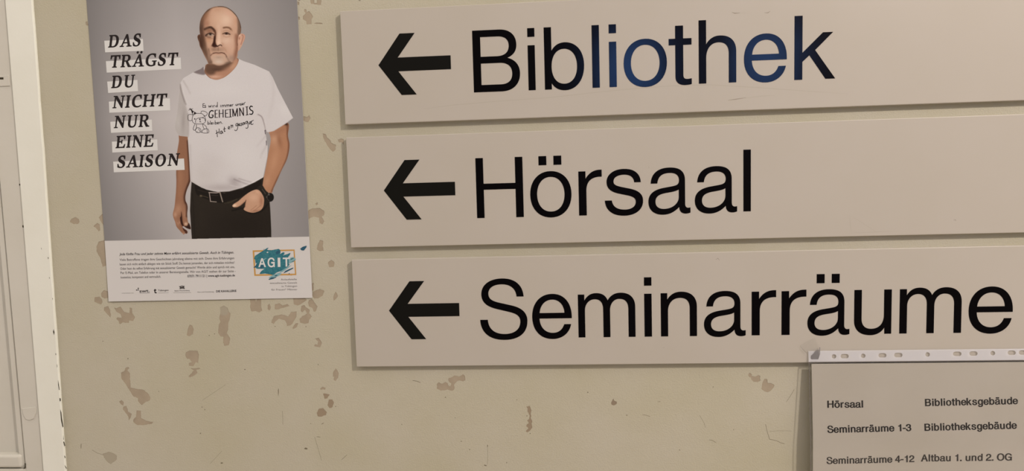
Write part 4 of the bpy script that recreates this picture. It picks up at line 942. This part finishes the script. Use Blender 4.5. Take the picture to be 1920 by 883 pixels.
# --------------------------- headline: white strips and heavy italic serif capitals
def ell(cx, cy, rx, ry, k=28, a0=0, a1=360):
    return [(cx + rx * math.cos(math.radians(a0 + (a1 - a0) * i / k)), cy + ry * math.sin(math.radians(a0 + (a1 - a0) * i / k))) for i in range(k if a1 - a0 == 360 else k + 1)]
def R4(x0, y0, x1, y1): return [(x0, y0), (x1, y0), (x1, y1), (x0, y1)]
def stem(x, w=118, serif=62, top=True, bottom=True):
    r = [[R4(x, 0, x + w, 700)]]
    if bottom: r.append([[(x - serif, 0), (x + w + serif, 0), (x + w + serif, 34), (x + w, 62), (x, 62), (x - serif, 34)]])
    if top: r.append([[(x - serif, 700), (x - serif, 666), (x, 638), (x + w, 638), (x + w + serif, 666), (x + w + serif, 700)]])
    return r
SER = {
 'I': (stem(70), 258),
 'D': (stem(70) + [[parse("M120 700 L300 700 C490 700 590 570 590 352 C590 130 480 0 290 0 L120 0 L120 52 L270 52 C395 52 455 165 455 348 C455 535 395 648 275 648 L120 648", 8)]], 640),
 'A': ([[[(60, 20), (315, 700), (400, 700), (610, 20), (480, 20), (330, 540), (125, 20)]], [R4(170, 195, 520, 245)],
        [[(-10, 0), (215, 0), (215, 34), (60, 56), (-10, 34)]], [[(395, 0), (690, 0), (690, 34), (560, 60), (395, 34)]]], 660),
 'S': ([[parse("M430 690 L445 500 L400 500 C380 600 340 652 268 652 C205 652 168 620 168 562 C168 505 200 480 300 430 C420 372 475 315 475 210 C475 75 380 -14 235 -14 C165 -14 110 2 52 32 L35 215 L82 215 C105 95 155 38 238 38 C310 38 352 75 352 145 C352 205 310 240 215 288 C105 342 52 405 52 500 C52 628 145 712 272 712 C335 712 385 705 430 690", 8)]], 510),
 'T': (stem(245, serif=70, top=False) + [[[(20, 700), (20, 490), (62, 490), (92, 610), (130, 645), (480, 645), (515, 610), (545, 490), (588, 490), (588, 700)][::-1]]], 600),
 'R': (stem(70) + [[parse("M120 700 L330 700 C455 700 535 630 535 515 C535 400 455 325 320 322 L120 322 L120 372 L300 372 C372 375 410 430 410 512 C410 600 372 650 300 650 L120 650", 8)],
        [[(265, 345), (400, 330), (560, 62), (640, 40), (640, 0), (450, 0)]]], 640),
 'G': ([[parse("M605 690 L610 490 L562 490 C535 600 480 655 395 655 C262 655 180 540 180 350 C180 160 262 42 400 42 C450 42 490 55 520 80 L520 270 L635 270 L635 45 C560 5 480 -14 395 -14 C180 -14 45 125 45 345 C45 570 190 714 405 714 C480 714 545 706 605 690", 8)], [[(430, 255), (690, 255), (690, 300), (430, 300)]]], 690),
 'U': ([[parse("M105 690 L105 240 C105 75 195 -14 345 -14 C495 -14 580 75 580 240 L580 690 L515 690 L515 245 C515 120 460 50 370 50 C280 50 225 115 225 240 L225 690", 8)],
        [[(40, 700), (40, 666), (290, 666), (290, 700)][::-1]], [[(445, 700), (445, 666), (650, 666), (650, 700)][::-1]]], 680),
 'N': ([[R4(110, 0, 168, 680)], [[(110, 690), (235, 690), (590, 150), (590, 0), (540, 0), (150, 590)]], [R4(540, 0, 595, 690)],
        [R4(40, 0, 245, 40)], [R4(35, 660, 220, 700)], [R4(460, 660, 670, 700)]], 690),
 'C': ([[parse("M555 690 L565 490 L515 490 C490 600 445 652 370 652 C250 652 180 540 180 355 C180 160 260 48 390 48 C450 48 505 70 560 120 L585 80 C520 15 445 -14 360 -14 C170 -14 45 125 45 340 C45 570 185 714 385 714 C450 714 505 706 555 690", 8)]], 600),
 'H': (stem(70) + stem(500) + [[R4(180, 325, 510, 382)]], 690),
 'E': (stem(70) + [[[(120, 700), (540, 700), (530, 510), (488, 510), (460, 615), (425, 648), (120, 648)][::-1]], [R4(180, 330, 370, 382)], [[(335, 250), (378, 250), (378, 462), (335, 462)]],
        [[(120, 0), (545, 0), (572, 205), (528, 205), (490, 95), (445, 52), (120, 52)]]], 590),
 'O': ([[ell(345, 350, 305, 364), ell(345, 350, 168, 308)]], 690),
}
SER['Ä'] = (SER['A'][0] + [[ell(225, 815, 58, 58, 14)], [ell(445, 815, 58, 58, 14)]], 660)
def quad_map(pl, pr, capz):
    """(s along 0..1, height) -> wall plane, along the baseline from pl to pr; capz is the cap height in metres"""
    a, b = U([pl, pr], YP); d = b - a; n = np.array([-d[1], d[0]]) / np.hypot(*d)
    return lambda s, hgt: tuple(a + d * s + n * capz * hgt)
zh1 = lambda p: Z(160, 0, 4.905, p)
zh2 = lambda p: Z(160, 160, 4.905, p)
HEAD = [('DAS', zh1, [(175,375),(530,358),(537,467),(183,482)], 212, 518, 437, 421), ('TRÄGST', zh1, [(190,563),(878,530),(883,635),(197,668)], 240, 862, 622, 596),
        ('DU', zh1, [(202,750),(480,735),(486,838),(211,855)], 240, 466, 810, 799), ('NICHT', zh2, [(217,150),(778,120),(782,230),(222,252)], 252, 762, 210, 187),
        ('NUR', zh2, [(230,335),(612,315),(617,418),(237,437)], 265, 588, 393, 378), ('EINE', zh2, [(245,518),(662,497),(667,597),(249,618)], 280, 638, 577, 561),
        ('SAISON', zh2, [(257,702),(908,673),(914,777),(263,800)], 297, 878, 758, 735)]
SH = 0.20; TRACK = 70
CAPH = 0.0164
for word, zf, quad, xl, xr, yl_, yr_ in HEAD:
    mb = MB(); mb.shape([U(zf(quad), YP)[::-1]], YP - 0.00016, yfun=lift); st = mb.build('white_strip', M_strip, poster)
    pos = 0; items = []
    for ch in word:
        items.append((ch, pos)); pos += SER[ch][1] + TRACK
    pts = [(q[0] + p0 + SH * q[1]) for ch, p0 in items for shp in SER[ch][0] for c in shp for q in c]
    lo, hi = min(pts), max(pts)
    m_ = quad_map(zf([(xl, yl_)])[0], zf([(xr, yr_)])[0], CAPH)
    for ch, p0 in items:
        lb = MB()
        for k, shp in enumerate(SER[ch][0]):
            lb.shape([[m_((q[0] + p0 + SH * q[1] - lo) / (hi - lo), q[1] / 700) for q in fatten(c, 13, ci == 0)] for ci, c in enumerate(shp)], YP - 0.00022 - 0.000004 * k, yfun=lift)
        lb.build('headline_letter', M_ink, poster)

# --------------------------- small print (built-in font)
def text_mesh(s, bold=0.0, shear=0.0):
    cu = bpy.data.curves.new('t', 'FONT'); cu.body = s; cu.resolution_u = 2; cu.shear = shear; cu.offset = bold; cu.fill_mode = 'FRONT'
    cu.dimensions = '2D'
    ob = bpy.data.objects.new('t', cu); COL.objects.link(ob)
    dg = bpy.context.evaluated_depsgraph_get(); ev = ob.evaluated_get(dg); me = ev.to_mesh()
    v = np.array([q.co[:] for q in me.vertices]); f = [list(p.vertices) for p in me.polygons]
    ev.to_mesh_clear(); bpy.data.objects.remove(ob); bpy.data.curves.remove(cu)
    return v, f
def small_text(name, s, pl, pr, cap, material, bold=0.0, shear=0.0, y=YP - 0.00016, parent=None):
    v, f = text_mesh(s, bold, shear)
    a, b = U([pl, pr], y); d = b - a; L = np.hypot(*d); d /= L; n = np.array([-d[1], d[0]])
    x0, x1 = v[:, 0].min(), v[:, 0].max()
    mb = MB(); out = []
    for q in v:
        w_ = a + d * (q[0] - x0) / (x1 - x0) * L + n * q[1] / 0.73 * cap * 0.00072
        out.append((w_[0], y + lift(w_[0], w_[1]), w_[1]))
    ff = []
    for fc in f:
        A0, B0, C0 = (out[i] for i in fc[:3])
        ff.append(fc if (B0[0] - A0[0]) * (C0[2] - A0[2]) - (B0[2] - A0[2]) * (C0[0] - A0[0]) > 0 else fc[::-1])
    mb.add(out, ff); return mb.build(name, material, parent or poster)
small_text('text_line', 'Jede fünfte Frau und jeder zehnte Mann erfährt sexualisierte Gewalt. Auch in Tübingen.', (224.1, 478.6), (438.6, 475.2), 5.2, M_ink, .006, .25)
small_text('text_line', 'Viele Betroffene tragen ihre Geschichten jahrelang alleine mit sich. Denn ihre Erfahrungen', (224.9, 489), (439.5, 485.8), 4.9, M_dgrey)
small_text('text_line', 'lassen sich nicht einfach ablegen wie ein Stück Stoff. Du kennst jemanden, der sich mitteilen möchte?', (225.2, 497.4), (439.8, 494.2), 4.9, M_dgrey)
small_text('text_line', 'Oder hast du selbst Erfahrung mit sexualisierter Gewalt gemacht? Werde aktiv und sprich mit uns,', (226.2, 505.6), (440.4, 502.3), 4.9, M_dgrey)
small_text('text_line', 'Per E-Mail, am Telefon oder in unserer Beratungsstelle. Wir von AGIT stehen dir zur Seite -', (226.8, 513.5), (442, 510.2), 4.9, M_dgrey)
small_text('text_line', 'kostenlos, kompetent und vertraulich.', (227.3, 521.8), (302.3, 520.4), 4.9, M_dgrey)
small_text('text_line', '07071 7911121 | www.agit-tuebingen.de', (352, 519.8), (441, 518), 4.9, M_ink, .012)
zl = lambda p: Z(190, 430, 6.305, p)
zr = lambda p: Z(390, 430, 6.305, p)
def bars(name, segs, w, material):
    mb = MB()
    for a, b in segs: ribbon(mb, [a, b], w, YP - 0.00016, False)
    return mb.build(name, material, poster)
small_text('logo_text', 'unterstützt von', zl([(250, 757)])[0], zl([(390, 754)])[0], 1.7, M_grey)
small_text('logo_text', 'swt.', zl([(457, 744)])[0], zl([(577, 740)])[0], 6.2, M_ink, .012)
mb = MB()
for c, r in (((423, 716), 1.1), ((441, 715), 1.1), ((442, 696), 1.2)): disc(mb, zl([c])[0], r, YP - 0.00016)
mb.build('logo_dots', M_ink, poster)
small_text('logo_text', 't', zl([(628, 752)])[0], zl([(660, 751)])[0], 10.5, M_ink, .03)
small_text('logo_text', 'Tübingen', zl([(676, 730)])[0], zl([(800, 726)])[0], 3.4, M_dgrey, .008)
small_text('logo_text', 'Baden-Württemberg', zl([(872, 731)])[0], zl([(1048, 727)])[0], 2.4, M_dgrey)
bars('logo_rule', [zl([(460, 753), (578, 751)]), zl([(678, 750), (800, 747)]), zl([(857, 748), (1064, 745)])], .45, M_grey)
mb = MB()
for q in ([(922,670),(950,672),(955,690),(945,704),(928,704),(936,690)], [(962,672),(988,665),(984,684),(993,702),(974,702),(966,688)], [(946,680),(972,678),(970,694),(959,703),(948,694)], [(938,668),(958,663),(976,667),(957,672)]):
    mb.shape([U(zl(q), YP)], YP - 0.00016, yfun=lift)
mb.build('crest', M_dgrey, poster)
small_text('logo_text', 'Idee und Gestaltung:', zl([(1140, 746)])[0], zr([(75, 742)])[0], 2.4, M_grey)
small_text('logo_text', 'DIE KAVALLERIE', zr([(101, 743)])[0], zr([(340, 737)])[0], 4.2, M_ink, .02)
zg = lambda p: Z(470, 460, 9.81, p)
mb = MB(); mb.shape([U(zg([(38,92),(808,75),(842,545),(72,560)]), YP)[::-1], U(zg([(68,118),(790,100),(818,520),(96,532)]), YP)[::-1]], YP - 0.00014, yfun=lift); mb.build('orange_frame', M_orange, poster)
mb = MB(); mb.shape([U(ragged(zg([(60,245),(85,190),(180,130),(240,90),(300,50),(335,42),(300,80),(330,85),(380,90),(450,75),(520,65),(550,90),(550,135),(540,160),(600,125),(625,130),(620,165),(590,185),(660,165),(735,135),(725,170),(690,215),(700,225),(715,300),(700,330),(720,350),(690,390),(640,430),(600,450),(560,470),(480,500),(420,545),(340,530),(270,515),(190,525),(165,518),(200,470),(260,430),(130,430),(100,420),(95,370),(120,320),(95,330),(85,260)]), .12), YP)[::-1]], YP - 0.00017, yfun=lift)
mb.build('teal_brush_mark', M_teal, poster)
def daub(m_, pts): 
    mb = MB(); mb.shape([U(zg(pts), YP)], YP - 0.00019, yfun=lift); mb.build('brush_stroke', m_, poster)
daub(M_teal2, [(700,260),(740,222),(795,215),(835,255),(800,295),(730,330),(705,325)]); daub(M_teal, [(725,270),(760,230),(800,232),(770,255)]); daub(M_teal, [(735,310),(790,280),(825,262),(795,300)])
daub(M_teal3, [(790,405),(780,428),(660,490),(600,515),(640,470),(700,440)]); daub(M_teal2, [(760,355),(700,410),(600,480),(520,515),(560,470),(660,410)])
daub(M_teal2, [(420,540),(520,505),(580,520),(520,560),(440,590),(360,600),(330,592)]); daub(M_teal3, [(330,622),(400,580),(460,545),(500,545),(470,590),(420,615),(345,632)])
daub(M_teal3, [(52,408),(95,372),(130,340),(120,385),(90,410)]); daub(M_teal3, [(230,75),(265,62),(240,80)]); daub(M_teal3, [(910,62),(960,25),(1030,5),(1028,35),(980,95),(940,92)])
daub(M_teal3, [(460,120),(530,85),(545,130),(480,170)]); daub(M_teal2, [(175,300),(260,240),(300,235),(220,290)]); daub(M_paper, [(295,125),(312,115),(330,122),(318,138),(300,138)])
daub(M_teal3, [(175,390),(200,368),(232,365),(240,395),(205,425),(180,415)]); daub(M_orange, [(640,545),(690,520),(750,535),(760,555),(700,540)]); daub(M_teal3, [(700,520),(715,508),(722,525),(708,532)])
for ch, x0, x1, yb_, yt in (('A', 146, 285, 396, 238), ('G', 316, 447, 396, 230), ('I', 502, 550, 391, 228), ('T', 596, 728, 386, 226)):
    g = glyph(ch, 6, 22); a, b = gbox(g); lb = MB()
    p00, p10, p01 = U(zg([(x0, yb_), (x1, yb_ - (x1 - x0) * .022), (x0 - 4, yt)]), YP)
    for shp in g:
        lb.shape([[tuple(p00 + (p10 - p00) * (q[0] - a) / (b - a) + (p01 - p00) * q[1] / 735) for q in c] for c in shp], YP - 0.00024, yfun=lift)
    lb.build('logo_letter', M_strip, poster)
for s, xl, xr, yb_ in (('Anlaufstelle', 557, 850, 643), ('sexualisierte Gewalt', 357, 855, 707), ('in Tübingen', 572, 858, 767), ('für Frauen* Männer', 385, 862, 829)):
    small_text('text_line', s, zg([(xl, yb_)])[0], zg([(xr, yb_ - 6)])[0], 3.6, M_grey)
tag(poster, 'A3 poster of a bald man in a white t-shirt beside white headline strips', 'poster')

# ------------------------------------------------------------------ A4 notice in a punched clear sleeve, taped to the lowest sign
ZTOP = float(U([(1516, 657.5)], YS)[0][1])
def ysl(z):   # the sleeve hangs away from the wall towards its lower end
    return -0.0088 - 0.0075 * min(1.0, max(0.0, (ZTOP - z) / 0.12)) - 0.004 * max(0.0, (ZTOP - z - 0.12))
def on_sleeve(pts, off=0.0):
    out = []
    for p_ in pts:
        y = -0.012
        for _ in range(5):
            w_ = unproj([p_], y)[0]; y = ysl(w_[2]) + off
        out.append(tuple(unproj([p_], y)[0]))
    return out
def sheet(name, xl, xr, zt_, zb_, off, thick, material, parent=None, holes=()):
    """a hanging sheet following ysl; xl, xr at its top and bottom are straight lines"""
    mb = MB(); zs_ = list(np.linspace(zt_, zb_, 14)); v = []; f = []
    for z in zs_:
        y = ysl(z) + off; v += [(xl, y, z), (xr, y, z), (xr, y + thick, z), (xl, y + thick, z)]
    for i in range(len(zs_) - 1):
        a = 4 * i; b = a + 4
        f += [(a, b, b + 1, a + 1), (a + 1, b + 1, b + 2, a + 2), (a + 2, b + 2, b + 3, a + 3), (a + 3, b + 3, b, a)]
    n = 4 * len(zs_); f += [(0, 1, 2, 3), (n - 4, n - 1, n - 2, n - 3)]
    mb.add(v, f); return mb
DXL = on_sleeve([(1523.2, 760)])[0][0]; DZT = on_sleeve([(1600, 681.5)])[0][2]
doc = empty('notice_sheet', (DXL + 0.1485, ysl(DZT - 0.21), DZT - 0.210))
sheet('paper', DXL, DXL + 0.297, DZT, DZT - 0.210, 0.0, 0.00012, M_doc).build('paper', M_doc, doc)
def bold_run(text, pl, pr, cap):
    pos = 0; items = []
    for ch in text:
        if ch != ' ': items.append((ch, pos))
        pos += ADV_B[ch]
    gs = []
    for ch, p0 in items:
        g = glyph(ch, 5, 40, 0.45); a, b = gbox(g); off = p0 + (ADV_B[ch] - (b - a)) / 2 - a; gs.append((ch, g, off))
    lo = min(gbox(g)[0] + o for _, g, o in gs); hi = max(gbox(g)[1] + o for _, g, o in gs)
    a3, b3 = (np.array(q) for q in on_sleeve([pl, pr], -0.0001)); d = (b3 - a3)[[0, 2]]; L = np.hypot(*d); n = np.array([-d[1], d[0]]) / L
    for ch, g, o in gs:
        mb = MB()
        for shp in g:
            cont = []
            for c in shp:
                cont.append([tuple(a3[[0, 2]] + d * (q[0] + o - lo) / (hi - lo) + n * q[1] / 718 * cap) for q in c])
            mb.shape(cont, 0.0, yfun=lambda x, z: ysl(z) - 0.0001)
        mb.build('letter', M_ink2, doc)
M_ink2 = mat('toner', A(22, 17, 17), 0.6, 0.2)
for s, pl, pr in (('Hörsaal', (1551.2, 764.3), (1618.5, 763.8)), ('Bibliotheksgebäude', (1734.5, 761.2), (1909, 757.3)), ('Seminarräume 1-3', (1551.2, 811.4), (1709, 807.8)),
                  ('Bibliotheksgebäude', (1733.5, 807.6), (1907, 803.4)), ('Seminarräume 4-12', (1549.6, 869.8), (1714.5, 866)), ('Altbau 1. und 2. OG', (1726.4, 865.0), (1897.5, 863))):
    bold_run(s, pl, pr, 0.0091)
tag(doc, 'white office notice listing Hörsaal and Seminarräume inside the clear sleeve', 'notice')

SXL = on_sleeve([(1516, 690)])[0][0]; SXR = SXL + 0.308
SZT = ZTOP; SZB = on_sleeve([(1520, 678.3)])[0][2]
slv = empty('document_sleeve', ((SXL + SXR) / 2, ysl(DZT - 0.213), DZT - 0.2135))
sheet('f', SXL, SXR, SZB - 0.0012, DZT - 0.2135, -0.0007, 0.00008, M_film).build('front_film', M_film, slv)
# punch strip with its eleven holes
def capsule(cx, cz, hw, r, k=8):
    p = []
    for i in range(k + 1): a = -math.pi / 2 + math.pi * i / k; p.append((cx + hw + r * math.cos(a), cz + r * math.sin(a)))
    for i in range(k + 1): a = math.pi / 2 + math.pi * i / k; p.append((cx - hw + r * math.cos(a), cz + r * math.sin(a)))
    return p
mid = on_sleeve([(1739, 665.4)])[0]
hz = mid[2]; HC = []
for px, hw in ((1563.5, 0), (1583.5, .0023), (1618.3, 0), (1654.3, .0022), (1684, .0024), (1739, 0), (1794.4, .0024), (1824.8, .0022), (1861, 0), (1896.5, .0021), (1916.5, .0015)):
    q = on_sleeve([(px, 668 - (px - 1563) * .0205)])[0]; HC.append((q[0], q[2], hw))
outer = [(SXL, SZB), (SXR, SZB), (SXR, SZT), (SXL, SZT)]
mb = MB(); mb.shape([outer] + [capsule(cx, cz, hw, 0.0029)[::-1] for cx, cz, hw in HC], -0.0004, yfun=lambda x, z: ysl(z))
tag(mb.build('punch_strip', M_punch, slv), 'milky strip with filing holes')
mb = MB(); mb.box(SXL, SXR, ysl(SZB) - 0.0006, ysl(SZB) - 0.0004, SZB - 0.0012, SZB); mb.build('seam_and_shade', M_seam_shade, slv)  # weld line, its grey painting in the shadow at the sign's lower edge
sheet('f', SXL, SXL + 0.0011, SZB - 0.0012, DZT - 0.2135, -0.0009, 0.0002, M_seam_shade).build('side_seam', M_seam_shade, slv)
tag(slv, 'clear punched plastic sleeve hanging from the lowest sign', 'sleeve')

# sticky tape at the sleeve's corner
tp = [(1499, 648), (1512, 640), (1527, 633), (1533, 645), (1537.5, 652), (1537, 664), (1533, 677), (1521, 678), (1515, 664), (1508, 657)]
yt_ = -0.0098
mb = MB(); mb.shape([U(tp, yt_)[::-1]], yt_, yt_ + 0.00006)
tape = mb.build('adhesive_tape', M_tape, loc=tuple(unproj([(1518, 678)], yt_)[0]))
def tpart(name, pts, m_):
    mb = MB(); mb.shape([U(pts, yt_ - 0.0001)], yt_ - 0.0001); return mb.build(name, m_, tape)
tpart('air_pocket', [(1520.5, 667), (1526, 662), (1530, 656), (1536.5, 656), (1535, 668), (1532, 677), (1524, 677), (1520, 672)], M_tapegrey)
tpart('lifted_edge', [(1536.2, 651), (1538, 651), (1537.6, 664), (1534.5, 673), (1532.6, 677), (1533.8, 670), (1536.2, 661)], M_tapegrey)
tpart('tape_edge', [(1499, 647), (1506, 655), (1512, 661), (1513.2, 665.5), (1511.2, 661.5), (1504.8, 655.2)], M_seam_shade)
tag(tape, 'small piece of clear tape at the upper left corner of the sleeve', 'tape')
